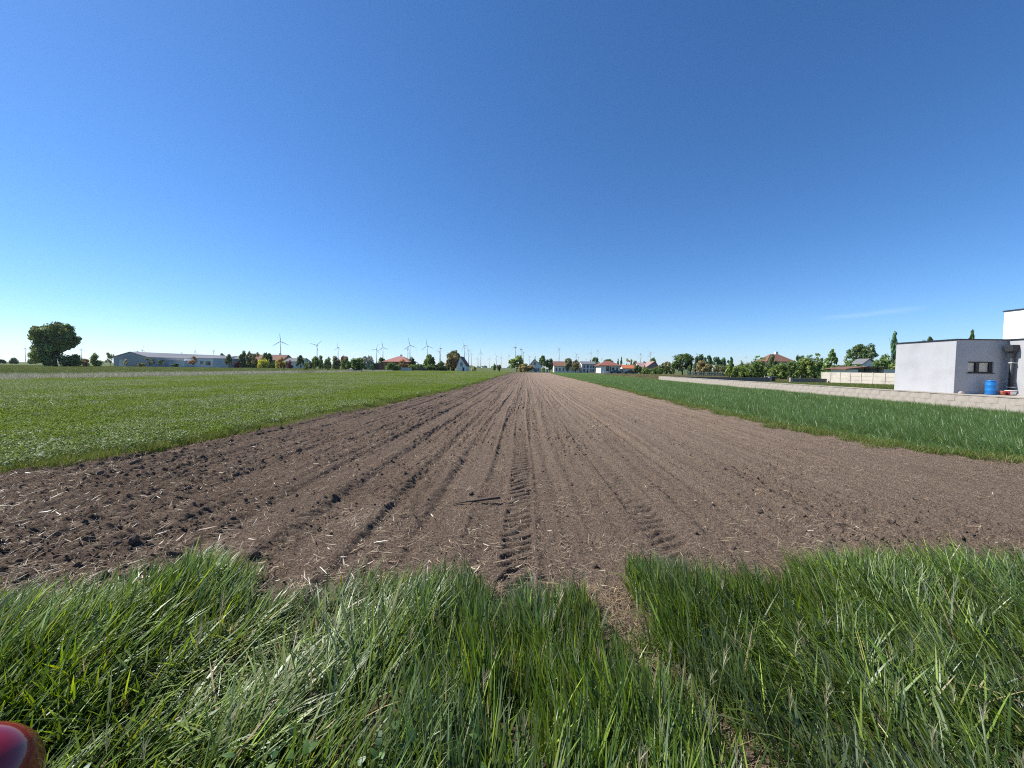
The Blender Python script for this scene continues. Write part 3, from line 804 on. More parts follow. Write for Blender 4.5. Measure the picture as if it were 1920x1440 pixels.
GB = 'garden trees beyond the fields'
T = [
 # left edge
 ('low dark bush clump on the far field line', -14, 16, 671, 320, 'bush', 'dark'),
 ('rounded dark bush on the far field line beside the big tree', 15, 38, 668.5, 300, 'bush', 'dark'),
 ('small dark bush between far field and the big tree', 51, 64, 669, 300, 'bush', 'dark'),
 ('very large broad dark green tree standing alone on the meadow', 38, 168, 603, 150, 'broad', 'mid'),
 ('brownish low shrub beside the foot of the large lone tree', 142, 170, 668, 165, 'bush', 'rust'),
 ('light green bushy tree between large lone tree and warehouse', 165, 194, 658, 175, 'bush', 'light'),
 ('sparse grey-green tree at the left corner of the warehouse', 196, 219, 660, 180, 'open', 'sparse'),
 ('dark tree top showing above the warehouse ridge', 248, 265, 655, 262, 'round', 'green'),
 ('thin bare-looking tree before the warehouse gable', 230, 243, 673, 175, 'open', 'sparse'),
 ('low grey bush at the foot of the warehouse gable', 256, 274, 678, 178, 'bush', 'olive'),
 ('olive young tree at the warehouse corner', 271, 291, 671, 178, 'open', 'olive'),
 ('pale green small tree before the warehouse lean-to', 294, 310, 675, 180, 'open', 'light'),
 ('boxy very dark bush by the lean-to wall', 320, 337, 679.5, 186, 'bush', 'dark'),
 ('orange-leaved slender tree before the flat grey annex', 351, 373, 667, 185, 'open', 'rust'),
 ('dark tree behind the end of the warehouse roof', 410, 424, 661, 262, 'round', 'dark'),
 ('grey-green tree at the right end of the grey annex', 420, 438, 663, 196, 'oval', 'olive'),
 ('dark red small bush left of the garden trees', 437, 450, 676, 200, 'bush', 'red'),
 ('dark green rounded tree beside the brown-roofed house', 446, 466, 657, 205, 'round', 'dark'),
 ('olive tree touching the brown roof', 457, 480, 656, 198, 'oval', 'olive'),
 ('reddish sparse tree in front of the brown roof', 470, 492, 660, 195, 'open', 'bronze'),
 ('bright yellow flowering bush before the brown-roofed house', 481, 506, 668, 190, 'bush', 'yellow'),
 ('dark green egg-shaped tree splitting the brown roof', 491, 514, 654, 200, 'oval', 'dark'),
 ('yellow-green bush under the brown roof end', 514, 536, 669, 190, 'bush', 'yellow'),
 ('dark purple bush before the grey-roofed house', 538, 550, 674, 188, 'bush', 'red'),
 ('dark green tree at the right end of the grey-roofed house', 555, 572, 665, 200, 'oval', 'dark'),
 ('pale sparse tree beyond the grey-roofed house', 564, 578, 670, 210, 'open', 'sparse'),
 ('round dark green tree standing before a wind turbine tower', 587, 609, 663, 195, 'round', 'green'),
 ('small green tree at the side of the round dark tree', 582, 594, 670, 200, 'round', 'green'),
 ('upright light green tree in the garden row', 608, 624, 667, 190, 'oval', 'light'),
 ('grey-olive wide tree in the garden row', 620, 642, 667, 185, 'round', 'olive'),
 ('dark red-leaved round tree above the garden row', 636, 657, 664, 200, 'round', 'red'),
 ('dark green shrub filling the garden row', 648, 662, 672, 190, 'bush', 'dark'),
 ('pinkish blossoming tree behind the leafy orchard tree', 675, 701, 660, 160, 'oval', 'blossom'),
 ('dark round tree left of the salmon hip roof', 707, 724, 669, 195, 'round', 'green'),
 ('wide dark bush in front of the salmon-roofed house', 722, 750, 675, 150, 'bush', 'green'),
 ('rust-coloured bush in front of the salmon roof', 746, 768, 673, 155, 'open', 'rust'),
 ('dark rounded tree right of the salmon-roofed house', 764, 782, 669, 175, 'round', 'dark'),
 ('yellow-green bush under the dark rounded tree', 763, 781, 681, 150, 'bush', 'light'),
 ('dark clipped hedge bush by the parked dark car', 779, 797, 678, 160, 'bush', 'dark'),
 ('light green feathery tree rising from a dark hedge', 792, 818, 663, 160, 'oval', 'light'),
 ('dark hedge under the feathery light green tree', 790, 824, 679, 155, 'bush', 'dark'),
 ('dark green broad bush beside the rust and green tree', 816, 841, 674, 160, 'bush', 'dark'),
 ('tall rust and green tree beside the steep gabled barn', 832, 860, 658, 165, 'round', 'bronze'),
 ('olive tree top behind the rust tree', 836, 866, 655, 180, 'round', 'olive'),
 # centre
 ('pale far shrub in the gap right of the barn', 883, 894, 683, 190, 'bush', 'sparse'),
 ('small orange-green tree in the open gap', 923, 931, 680, 170, 'oval', 'light'),
 ('second small orange-green tree in the gap, beside the first', 930, 940, 680.5, 175, 'oval', 'olive'),
 ('big light green tree at the end of the ploughed strip', 950, 988, 666, 170, 'round', 'light'),
 ('brown flowering bush at the end of the ploughed strip', 969, 1001, 677, 160, 'bush', 'bronze'),
 ('dark narrow conifer behind the white gabled house', 999, 1007, 668, 215, 'conifer', 'pine'),
 ('dark green tree right of the white gabled house', 1009, 1027, 665, 180, 'oval', 'green'),
 ('rounded dark tree beside the long brown-roofed house', 1022, 1039, 669, 180, 'round', 'dark'),
 ('light green bush at the corner of the white gabled house', 1014, 1025, 687, 158, 'bush', 'light'),
 ('olive tree before the long brown-roofed house', 1056, 1074, 670, 172, 'round', 'olive'),
 ('second olive tree between long house and white villa', 1070, 1088, 674, 170, 'round', 'olive'),
 ('dark dome-shaped tree behind the two-storey white villa', 1107, 1126, 666, 240, 'round', 'dark'),
 ('light green tree between white villa and red-roofed bungalow', 1114, 1130, 677, 178, 'oval', 'light'),
 ('dark broad tree behind the red-roofed bungalow', 1126, 1153, 672, 240, 'round', 'dark'),
 ('grey conifer right of the red-roofed bungalow', 1154, 1163, 672, 215, 'conifer', 'bluegreen'),
 ('tall dark conifer right of the red-roofed bungalow', 1160, 1169, 668.5, 220, 'conifer', 'pine'),
 ('bare wispy tree behind the orange-roofed shed', 1172, 1186, 671, 220, 'open', 'sparse'),
 ('olive tree behind the end of the orange roof', 1182, 1203, 676, 215, 'round', 'olive'),
 ('green tree at the end of the orange-roofed shed', 1188, 1202, 680, 160, 'oval', 'green'),
 ('dark tree behind the pinkish grey roofs', 1203, 1216, 675, 235, 'round', 'dark'),
 ('taller dark tree behind the pinkish grey roofs', 1215, 1232, 669, 235, 'round', 'green'),
 ('low green bush before the pinkish grey roofs', 1203, 1222, 688, 155, 'bush', 'green'),
 ('rounded green bush left of the big dark garden tree', 1219, 1238, 687, 152, 'bush', 'green'),
 ('yellowish tree left of the big dark garden tree', 1230, 1252, 680, 165, 'round', 'olive'),
 ('rust-coloured tree behind the big dark garden tree', 1242, 1262, 675, 180, 'round', 'bronze'),
 ('big dense dark green tree on the fallow strip', 1253, 1306, 661, 140, 'round', 'dark'),
 # right
 ('tall dark pine behind the orange garden tree', 1304, 1324, 664, 150, 'pine', 'pine'),
 ('flat-topped dark pine beside the tall one', 1318, 1337, 666, 155, 'pine', 'pine'),
 ('slender pine in the middle of the pine group', 1335, 1352, 667, 150, 'pine', 'pine'),
 ('blue-green pine near the end of the pine group', 1350, 1366, 670, 150, 'pine', 'bluegreen'),
 ('last dark pine of the pine group, cone-shaped', 1362, 1379, 669, 148, 'conifer', 'pine'),
 ('orange-green wide tree behind the pale picket fence', 1303, 1336, 676, 125, 'round', 'bronze'),
 ('olive bush at the end of the pale picket fence', 1334, 1362, 681, 122, 'bush', 'olive'),
 ('small yellow-green orchard tree behind the dark return wall', 1358, 1386, 680, 78, 'round', 'light'),
 ('pale green hedge bush behind the orchard trees', 1380, 1412, 679, 95, 'bush', 'light'),
 ('upright cherry tree with tall shoots behind the dark wall', 1400, 1446, 667, 76, 'upright', 'green'),
 ('bushy green tree under the brown hip roof', 1438, 1476, 676, 86, 'bush', 'light'),
 ('dark shrub before the brown hip roof', 1441, 1458, 665, 120, 'pine', 'dark'),
 ('orchard tree with bare trunk by the gate gap', 1464, 1502, 676, 68, 'open', 'green'),
 ('round-headed pine behind the orchard', 1488, 1507, 664, 115, 'pine', 'pine'),
 ('dense yellow-green tree left of the concrete fence', 1492, 1530, 669, 70, 'round', 'light'),
 ('upright green tree behind the end of the concrete fence', 1504, 1548, 659, 74, 'upright', 'green'),
 ('pointed dark green tree behind the concrete fence', 1538, 1578, 654, 80, 'conifer', 'green'),
 ('wide dark bush filling behind the fence', 1522, 1574, 674, 82, 'bush', 'dark'),
 ('low reddish green bush behind the fence panels', 1570, 1604, 678, 78, 'bush', 'olive'),
 ('low green bush left of the flat-roofed shed', 1588, 1620, 675, 86, 'bush', 'green'),
 ('large spreading tree above the flat-roofed shed', 1576, 1652, 645, 110, 'broad', 'dark'),
 ('green tree in front of the far white gable', 1634, 1670, 664, 88, 'round', 'green'),
 ('tall narrow poplar beside the grey house', 1660, 1688, 627, 105, 'poplar', 'bluegreen'),
 ('bush at the left corner of the grey house', 1660, 1690, 676, 70, 'bush', 'light'),
 ('dark tree top peeking over the grey flat roof', 1716, 1750, 631, 85, 'pine', 'dark'),
 ('conifer top peeking over the roof by the white storey', 1800, 1836, 618, 70, 'conifer', 'green'),
]
for row in T:
    lab, x0, x1, yt, Y, kd, tn = row
    if x0 > 1300 and kd not in ('poplar', 'broad') and x1 < 1700: c_ = (x1 - x0) * .12; x0 -= c_; x1 += c_
    zb = .15 if (x0 > 1480 and Y < 90) else -.08
    tree(lab, x0, x1, yt, Y, kd, tn, GB, zb, var=0 if kd == 'broad' and x0 < 200 else (1 if kd == 'broad' else None))
GH = 'garden shrubs filling the far garden row'
FILL = [(438, 560, 17, 'between the annex and the grey cottage', 204), (572, 722, 25, 'between the grey cottage and the salmon roof', 188), (776, 850, 9, 'around the hedge left of the gabled barn', 166), (1186, 1262, 9, 'below the pinkish grey roofs', 158), (1290, 1404, 17, 'behind the pale picket fence', 128), (1392, 1590, 15, 'in the hedge behind the yard wall', 92), (1380, 1600, 13, 'in the taller back hedge of the orchard', 104), (1560, 1690, 9, 'behind the cream concrete fence', 72)]
for a, b, nq, where, Yq in FILL:
    for k in range(nq):
        c = a + (b - a) * (k + .5) / nq + random.uniform(-3, 3); wq = random.uniform(.9, 1.5) * (b - a) / nq
        hz = 690 + .0125 * (c - 985); ht = random.uniform(7, 13) if Yq > 130 else random.uniform(12, 26)
        tn = random.choice(['green', 'olive', 'light', 'dark', 'green'])
        tree({'green': 'mid green', 'olive': 'olive', 'light': 'pale green', 'dark': 'dark green'}[tn] + (' tiny' if ht < (9 if Yq > 130 else 16) else ' tall' if ht > (11 if Yq > 130 else 21) else ' middling') + ' garden shrub ' + where, c - wq / 2, c + wq / 2, hz - ht, Yq + random.uniform(0, 6), 'bush', tn, GH + ' ' + where, zb=-.1)
# orchard trees standing in the meadow, nearer
GO = 'young orchard trees along the meadow edge'
tree('crooked leaning fruit tree with thin rusty leaves in the meadow', 524, 544, 669, 92, 'open', 'rust', GO, lean=True)
tree('small light green fruit tree right of the crooked one', 567, 582, 679, 94, 'open', 'light', GO)
tree('tiny dark fruit tree between two larger orchard trees', 611, 621, 683, 98, 'open', 'green', GO)
tree('airy light green fruit tree with visible trunk', 638, 657, 670, 100, 'open', 'light', GO)
tree('leafy green orchard tree beside the low dark stack', 655, 688, 667, 104, 'round', 'green', GO)
tree('small green sapling before the salmon-roofed house', 694, 703, 683, 108, 'open', 'green', GO)
# hedge in the far plain: countless, one mass
far = []
for i in range(520):
    px = random.uniform(-60, 1980); Y = random.uniform(2700, 3300); w_ = random.uniform(12, 30)
    if not (860 < px < 960 or random.random() < .35): continue
    far.append((Xat(px, Y), Y, w_))
nf = len(far); fp = np.array([(a, b, -1.0) for a, b, c in far]); fs = np.array([(c * 1.6, c * 1.6, c * .8) for a, b, c in far])
fproto = CR['bush'][0].copy(); fproto.materials.clear(); fproto.materials.append(LM['bluegreen'])
scatter('distant_woodland', fp, np.c_[np.zeros((nf, 2)), rng.uniform(0, 6.28, nf)], fs, np.zeros(nf, int), [fproto], 'distant hazy belt of woodland on the horizon', 'woodland')

# ------------------------------------------------------------------ wind turbines
m_turb = surf('turbine_grey', (.36, .38, .40), (.33, .35, .37), scale=.02, rough=.5)
HUB, BL = 135.0, 47.0
tb_tower = MB().tube([(0, 0, -.5), (0, 0, 60), (0, 0, HUB - 1.5)], [3.2, 2.4, 1.6], 12).mesh('tower', m_turb, True)
b = MB().box(-2, 2, -4, 9, -1.8, 2.2); b.tube([(0, 9, .2), (0, 11, .2)], [1.9, .8], 8); tb_nac = b.mesh('nacelle', m_turb)
tb_hub = MB().tube([(0, -8, 0), (0, -7.2, 0), (0, -5.5, 0), (0, -3.9, 0)], [.3, 1.5, 2.1, 2.1], 10).mesh('hub', m_turb, True)
vs = []; prof = [(1.0, 1.1, 1.1), (4, 1.2, 1.0), (10, 2.3, .7), (25, 1.6, .4), (40, 1.0, .22), (BL, .35, .08)]
for z, cx, cy in prof: vs += [(-cx * .7, 0, z), (0, -cy, z), (cx, 0, z), (0, cy, z)]
fs_ = [(i*4+k, i*4+(k+1) % 4, i*4+4+(k+1) % 4, i*4+4+k) for i in range(len(prof)-1) for k in range(4)] + [(0, 3, 2, 1), (20, 21, 22, 23)]
tb_blade = MB().add(vs, fs_).mesh('blade', m_turb)
TB = [(526.5, 639.3, -5, 1, 'wind turbine rising behind the long brown roof'), (594.7, 646.7, 47, .9, 'wind turbine rising behind the round dark green tree'),
      (634, 651, -2, .6, 'wind turbine rising behind the dark red-leaved tree'), (706, 654.4, 20, .9, 'wind turbine with one blade level left of the salmon roof'), (718, 650.8, -10, 1, 'wind turbine rising just left of the salmon roof slope'),
      (768.6, 646.7, -11, .95, 'large wind turbine right of the salmon roof with upright blade'), (764.7, 654, -78, .7, 'smaller wind turbine partly hidden by the larger one beside it'),
      (801, 648, -8, .95, 'wind turbine rising above the feathery light green tree'), (826, 653, 15, .5, 'wind turbine with tilted blades above the broad bush beside the rust tree'), (824.3, 659, -78, .8, 'lower wind turbine overlapping a taller one above the broad bush'),
      (871, 647.4, -28, .6, 'tall wind turbine right beside the steep gabled barn'), (878.6, 656, -32, .75, 'middle-sized of the three wind turbines right of the barn'), (883.5, 663, -22, .8, 'shortest of the three wind turbines right of the barn'), (894.5, 671, 0, .7, 'tiny wind turbine beside the upright one above the open gap'), (897.5, 673, 30, .7, 'tiny wind turbine beside the upright one above the open gap'),
      (901.4, 661.4, 0, .8, 'upright wind turbine alone above the open gap'), (918, 672.7, 10, .6, 'small wind turbine above the two small trees in the gap'), (931, 668, -40, .8, 'small wind turbine above the two small trees in the gap'), (939.7, 670, -8, .8, 'small wind turbine above the two small trees in the gap'), (954.3, 667, 0, .6, 'small wind turbine at the left flank of the big light green tree'),
      (965.8, 651, -88, .6, 'wind turbine rising behind the big light green tree'), (976.6, 654.8, -85, .5, 'one of two wind turbines crowded above the big light green tree'), (981, 660, -32, .8, 'one of two wind turbines crowded above the big light green tree'), (992.5, 669, -40, .8, 'small wind turbine just left of the white gabled house roof'),
      (1047.8, 654, -25, .55, 'wind turbine rising behind the long white house'), (1080.8, 664.6, -40, .8, 'larger wind turbine of the pair behind the second olive tree'), (1084.6, 670, -45, .8, 'smaller wind turbine of the pair behind the second olive tree'), (1107.6, 662, 16, .7, 'wind turbine rising from the dark grey villa roof'), (1120.5, 657.7, -30, .6, 'wind turbine above the dome-shaped dark tree'),
      (1128, 672, -38, .7, 'small wind turbine between dome-shaped tree and bungalow roof'), (1098.5, 674, 0, .6, 'tiny wind turbine above the dark grey villa roof'), (1200.5, 664.8, 18, .8, 'upper wind turbine of the pair behind the faded pink-grey roof'), (1201, 672, -75, .8, 'lower wind turbine of the pair behind the faded pink-grey roof'), (1218.7, 661.6, -35, .85, 'upper wind turbine of the pair above the taller dark tree'), (1218, 668, -85, .85, 'lower wind turbine of the pair above the taller dark tree'), (1260.5, 668, -30, .6, 'wind turbine half hidden by the big dense dark green tree'),
      (1398, 670, 0, .6, 'tiny wind turbine above the hedge right of the pines'), (1387.5, 676.7, 5, .6, 'tiniest wind turbine, barely clearing the hedge right of the pines'), (48, 652, 0, .2, 'thin far wind turbine left of the large lone tree'), (153, 654, 3, .4, 'thin far wind turbine right of the large lone tree'), (267.5, 655, 8, .5, 'far wind turbine peeking over the warehouse roof'), (341, 660.5, 0, .3, 'far wind turbine peeking over the warehouse roof'), (366, 658.5, 0, .5, 'far wind turbine peeking over the warehouse roof'), (401, 657, 0, .3, 'far wind turbine peeking over the warehouse roof'), (1306, 664, 20, .3, 'far wind turbine among the dark pine tops')]
for i, (px, hy, a, fsh, lab) in enumerate(TB):
    hz = 690 + .0125 * (px - 985); Y = (HUB - 1.6) * F / (hz - hy); Y = min(Y, 6200)
    e = empty('wind_turbine', (Xat(px, Y), Y, 0), -math.atan2(px - 985, F) + math.acos(fsh) * (-1 if px > 560 else 1))
    tag(e, lab or 'slim pale wind turbine among the many far out on the plain', 'wind turbine', 'wind turbines out on the plain')
    link('tower', tb_tower, e); link('nacelle', tb_nac, e, (0, 0, HUB)); link('hub', tb_hub, e, (0, 0, HUB))
    for k in range(3):
        bl_ = link('blade', tb_blade, e, (0, -5.6, HUB)); bl_.rotation_euler = (0, R(a + 120 * k), 0)

# ------------------------------------------------------------------ houses
m_white = surf('white_render', (.78, .77, .74), (.72, .71, .68), scale=1.2, stain=((.62, .60, .56), .8))
m_grey = surf('grey_render', (.39, .395, .41), (.37, .375, .39), scale=2.5, rough=.95, bump=.35, bscale=160, stain=((.335, .34, .35), 1.1))
m_upper = surf('upper_white_render', (.82, .81, .80), (.79, .78, .77), scale=2.0, rough=.95, bump=.3, bscale=150)
m_hall = surf('hall_cladding', (.42, .42, .43), (.36, .36, .37), scale=.6)
m_halllight = surf('light_cladding', (.72, .72, .72), (.64, .64, .64), scale=.5)
m_container = surf('blue_grey_cladding', (.40, .46, .53), (.36, .42, .49), scale=.5)
m_sheetroof = surf('sheet_roof', (.24, .24, .25), (.17, .17, .18), scale=.4, rough=.6, aniso=(1, .15, 1))
m_redtile = surf('red_tile', (.25, .095, .07), (.19, .075, .055), scale=1.5, bump=.6, bscale=8)
m_salmon = surf('salmon_tile', (.34, .155, .125), (.28, .12, .10), scale=1.5, bump=.6, bscale=8)
m_orange = surf('orange_tile', (.42, .14, .06), (.33, .11, .05), scale=1.5, bump=.6, bscale=8)
m_browntile = surf('brown_tile', (.20, .105, .075), (.14, .075, .055), scale=1.5, bump=.6, bscale=8)
m_pinktile = surf('faded_tile', (.33, .22, .20), (.26, .17, .16), scale=1.5, bump=.6, bscale=8)
m_greytile = surf('grey_tile', (.16, .165, .175), (.12, .125, .13), scale=1.5, bump=.6, bscale=8)
m_dark = surf('anthracite_metal', (.030, .033, .038), (.026, .028, .032), scale=3, rough=.45)
m_brick = surf('brown_wall', (.30, .19, .13), (.24, .15, .10), scale=2)
mt, t, out, N, L = nodes('window_glass')
p = N('ShaderNodeBsdfPrincipled', Roughness=.06); p.inputs['Base Color'].default_value = (.035, .04, .045, 1); p.inputs['Specular IOR Level'].default_value = .8
L(p.outputs[0], out.inputs['Surface']); m_glass = mt


def window(par, x0, x1, y, z0, z1, frame=None, t_=.07, mull=0):
    """in a wall whose outer face is at local y (facing -y)"""
    f = MB(); f.box(x0, x1, y - .03, y + .03, z0, z0 + t_); f.box(x0, x1, y - .03, y + .03, z1 - t_, z1)
    f.box(x0, x0 + t_, y - .028, y + .03, z0 + t_, z1 - t_); f.box(x1 - t_, x1, y - .028, y + .03, z0 + t_, z1 - t_)
    for k in range(mull):
        xm = x0 + (x1 - x0) * (k + 1) / (mull + 1); f.box(xm - t_ / 2, xm + t_ / 2, y - .026, y + .03, z0 + t_, z1 - t_)
    w_ = f.build('window', frame or m_dark, par)
    MB().box(x0 + t_ * .9, x1 - t_ * .9, y - .012, y + .01, z0 + t_ * .9, z1 - t_ * .9).build('pane', m_glass, w_)


def house(name, label, px0, px1, Y, depth, eave, ridge, style, wall, roof, wins=(), chimney=None, over=.4, asym=.5, cat='house', door=None):
    """px0..px1 the front wall at distance Y; eave / ridge in photo rows; style x, y or hip"""
    xc = (px0 + px1) / 2; X0, X1 = Xat(px0, Y), Xat(px1, Y); w = X1 - X0; zb = -.08
    he = Zat(xc, eave, Y) - zb; hr = Zat(xc, ridge, Y) - zb
    e = empty(name, (X0, Y, zb)); tag(e, label, cat)
    b = MB()
    if style == 'y':
        a = w * asym
        b.add([(0, 0, 0), (w, 0, 0), (w, 0, he), (a, 0, hr), (0, 0, he), (0, depth, 0), (w, depth, 0), (w, depth, he), (a, depth, hr), (0, depth, he)],
              [(0, 1, 2, 3, 4), (6, 5, 9, 8, 7), (1, 6, 7, 2), (5, 0, 4, 9)])
    elif style == 'x':
        b.add([(0, 0, 0), (w, 0, 0), (w, 0, he), (0, 0, he), (0, depth, 0), (w, depth, 0), (w, depth, he), (0, depth, he), (0, depth/2, hr), (w, depth/2, hr)],
              [(0, 1, 2, 3), (5, 4, 7, 6), (1, 5, 6, 9, 2), (4, 0, 3, 8, 7)])
    else:
        b.box(0, w, 0, depth, 0, he)
    b.build('wall', wall, e)
    r_ = MB(); o_ = over; th = .18
    def slab(q):
        q = [Vector(v) for v in q]; n_ = (q[1] - q[0]).cross(q[2] - q[0]).normalized()
        if n_.z < 0: n_ = -n_
        k = len(q); r_.add([v + n_ * .03 for v in q] + [v + n_ * (.03 + th) for v in q], [tuple(range(k))[::-1], tuple(range(k, 2*k))] + [(i, (i+1) % k, k + (i+1) % k, k + i) for i in range(k)])
    if style == 'y':
        sl_, sr_ = (hr - he) / a, (hr - he) / (w - a)
        slab([(-o_, -o_, he - sl_ * o_), (a, -o_, hr), (a, depth + o_, hr), (-o_, depth + o_, he - sl_ * o_)])
        slab([(a, -o_, hr), (w + o_, -o_, he - sr_ * o_), (w + o_, depth + o_, he - sr_ * o_), (a, depth + o_, hr)])
    elif style == 'x':
        s_ = (hr - he) / (depth / 2)
        slab([(-o_, -o_, he - s_ * o_), (w + o_, -o_, he - s_ * o_), (w + o_, depth/2, hr), (-o_, depth/2, hr)])
        slab([(-o_, depth/2, hr), (w + o_, depth/2, hr), (w + o_, depth + o_, he - s_ * o_), (-o_, depth + o_, he - s_ * o_)])
    elif style == 'hip':
        g_ = max(.6, (w - depth) / 2 + .5) if w > depth else .8
        A_, B_ = (w/2 - g_, depth/2, hr), (w/2 + g_, depth/2, hr); o2 = o_ + .2
        c_ = [(-o2, -o2, he), (w + o2, -o2, he), (w + o2, depth + o2, he), (-o2, depth + o2, he)]
        for q in ([c_[0], c_[1], B_, A_], [c_[1], c_[2], B_], [c_[2], c_[3], A_, B_], [c_[3], c_[0], A_]): slab(q)
    elif style == 'flat':
        r_.box(-o_, w + o_, -o_, depth + o_, he + .002, he + .25)
    ro = r_.build('roof', roof, e)
    if chimney:
        cx = w * chimney; MB().box(cx - .4, cx + .4, depth * .5 + .1, depth * .5 + .9, hr - 1.0, hr + 1.0).build('chimney', m_white, ro)
    for (u0, u1, v0, v1) in wins: window(e, w * u0, w * u1, -.005, he * v0, he * v1)
    if door:
        d_ = MB().box(w * door[0], w * door[1], -.06, .02, 0.02, he * door[2]).build('door', m_dark, e)
    return e


# warehouse on the left
e = house('warehouse', 'long grey gabled warehouse with pale sheet roof on the meadow', 213, 277.5, 185, 58, 669.6, 660, 'y', m_hall, m_sheetroof, [(.30, .42, .0, .0)][:0], over=.3, cat='warehouse')
Xw = Xat(277.5, 185) - Xat(213, 185)
f = MB()
for k in range(7):
    y0 = 6 + k * 5.2
    f = MB().box(Xw - .02, Xw + .05, y0, y0 + 2.6, 2.7, 3.5); wn = f.build('window', m_dark, e)
    MB().box(Xw + .05, Xw + .06, y0 + .15, y0 + 2.45, 2.82, 3.38).build('pane', m_glass, wn)
MB().box(3, 6.5, -.06, .02, .05, 3.4).build('door', m_halllight, e)
e = house('lean_to_shed', 'low pale lean-to with white roof edge along the warehouse side', 288, 345, 196, 5, 677, 676.6, 'flat', m_halllight, m_white, over=.25, cat='shed', door=(.2, .34, .8))
e = house('warehouse_annex', 'flat-roofed light grey annex with dark windows by the warehouse', 345.5, 399, 200, 14, 672.6, 672, 'flat', m_halllight, m_greytile, [(.56, .67, .35, .75), (.75, .92, .25, .72)], over=.12, cat='building')
MB().box(1.2, 3.4, -.05, .02, .05, 3.3).build('door', m_container, e)
e = house('storage_block', 'blue-grey clad storage block at the right end of the annex', 399.6, 429.5, 199, 14, 672.9, 672.4, 'flat', m_container, m_greytile, over=.12, cat='building')
f = MB()
for k in range(4): MB().box(.5 + k * 1.9, 2.2 + k * 1.9, -.05, .02, .05, 3.9).build('panel', m_container, e)
house('farm_hall', 'second grey roofed hall behind the annex', 375, 425, 246, 20, 671, 666.5, 'x', m_halllight, m_sheetroof, over=.3, cat='building')
house('outbuilding', 'small grey-roofed outbuilding behind the dark red bush', 436, 452, 215, 9, 675, 667.5, 'x', m_grey, m_greytile, [(.3, .55, .4, .75)], over=.3)
house('farmhouse', 'long house with brown tiled roof behind yellow bushes', 472, 529, 212, 11, 675, 665, 'x', m_brick, m_browntile, [(.08, .16, .3, .75), (.28, .36, .3, .75), (.62, .7, .3, .75), (.82, .9, .3, .75)], over=.4, chimney=.72)
house('grey_cottage', 'pale cottage with low grey roof behind the crooked fruit tree', 533, 564, 205, 10, 678, 671.5, 'x', m_white, m_greytile, [(.15, .3, .3, .75), (.7, .85, .3, .7)], over=.3, chimney=.5)
house('salmon_roofed_house', 'house with large salmon hip roof behind rust-coloured bushes', 720, 764, 170, 13, 679, 668, 'hip', m_brick, m_salmon, [(.1, .25, .3, .8), (.55, .7, .3, .8)], over=.6, chimney=.52, door=(.35, .44, .8))
house('open_shelter', 'low dark open shelter left of the salmon-roofed house', 688, 716, 180, 6, 682, 681, 'flat', m_browntile, m_greytile, over=.3, cat='shed', door=(.2, .8, .85))
house('gabled_barn', 'steep pale barn with red tiled roof beside the rust tree', 857, 874, 158, 9, 686, 668.5, 'y', m_halllight, m_redtile, [(.35, .6, .9, 1.6)], over=.15, asym=.3, cat='barn', door=(.6, .8, .75))
house('white_gabled_house', 'white gabled house with blue-grey roof at the strip end', 993, 1015, 165, 12, 685, 674.5, 'y', m_white, m_greytile, [(.34, .52, 1.02, 1.42), (.3, .45, .2, .6), (.68, .82, .2, .6)], over=.5, asym=.4, chimney=None, door=(.5, .6, .55))
house('garden_hut', 'tiny white hut beside the light green bush', 1023.5, 1028, 156, 2, 691.5, 690.6, 'x', m_white, m_white, over=.1, cat='hut', door=(.3, .7, .8))
house('long_house', 'long white house with brown-orange roof and row of windows', 1039, 1086, 172, 10, 686.5, 678, 'x', m_white, m_browntile, [(.06, .12, .25, .7), (.2, .26, .25, .7), (.34, .4, .25, .7), (.48, .54, .25, .7), (.75, .81, .25, .7)], over=.4)
house('villa', 'two-storey white villa with dark grey roof and many windows', 1091, 1116, 178, 9, 683, 678, 'x', m_white, m_greytile, [(.12, .24, .55, .85), (.36, .5, .52, .88), (.62, .72, .55, .85), (.8, .9, .55, .85), (.12, .24, .1, .42), (.62, .72, .1, .42), (.8, .9, .1, .42)], over=.3, chimney=.75, door=(.4, .48, .4))
house('villa_extension', 'low white extension on the left of the villa', 1083.5, 1090.6, 180, 7, 687, 683, 'y', m_white, m_pinktile, [(.3, .6, .3, .7)], over=.2)
house('bungalow', 'white bungalow with red hip roof and dark porch', 1126.5, 1162, 160, 11, 686.3, 677.3, 'hip', m_white, m_redtile, [(.28, .44, .3, .95), (.58, .72, .35, .8), (.82, .9, .3, .8)], over=.6, chimney=None, door=(.47, .53, .85))
MB_ = empty('terrace_wall', (Xat(1131, 154), 154, -.08)); tag(MB_, 'low white terrace wall in front of the red-roofed bungalow', 'wall')
wl = (1150 - 1131) / F * 154
MB().box(0, wl, 0, .25, 0, .85).build('wall', m_white, MB_); MB().box(-.05, wl + .05, -.05, .3, .853, .93).build('coping', m_halllight, MB_)
house('orange_roofed_shed', 'small shed with bright orange roof right of the bungalow', 1169, 1190, 162, 7, 691, 685, 'x', m_white, m_orange, [(.3, .45, .3, .7)], over=.4, cat='shed', door=(.6, .72, .8))
house('faded_roofed_house', 'low house with faded pink-grey roof behind green bushes', 1199, 1213, 180, 9, 688, 680.5, 'x', m_white, m_pinktile, [(.4, .6, .3, .7)], over=.4)
house('slanting_roofed_house', 'house with long slanting pinkish roof behind green bushes', 1210, 1236, 176, 9, 690, 678, 'y', m_pinktile, m_pinktile, [(.4, .55, .3, .7)], over=.5, asym=.65)
house('hip_roofed_villa', 'large house with brown hip roof rising above the orchard', 1440, 1484, 125, 6, 679, 664.5, 'hip', m_white, m_browntile, [(.2, .35, .4, .8), (.65, .8, .4, .8)], over=.6, chimney=.62)
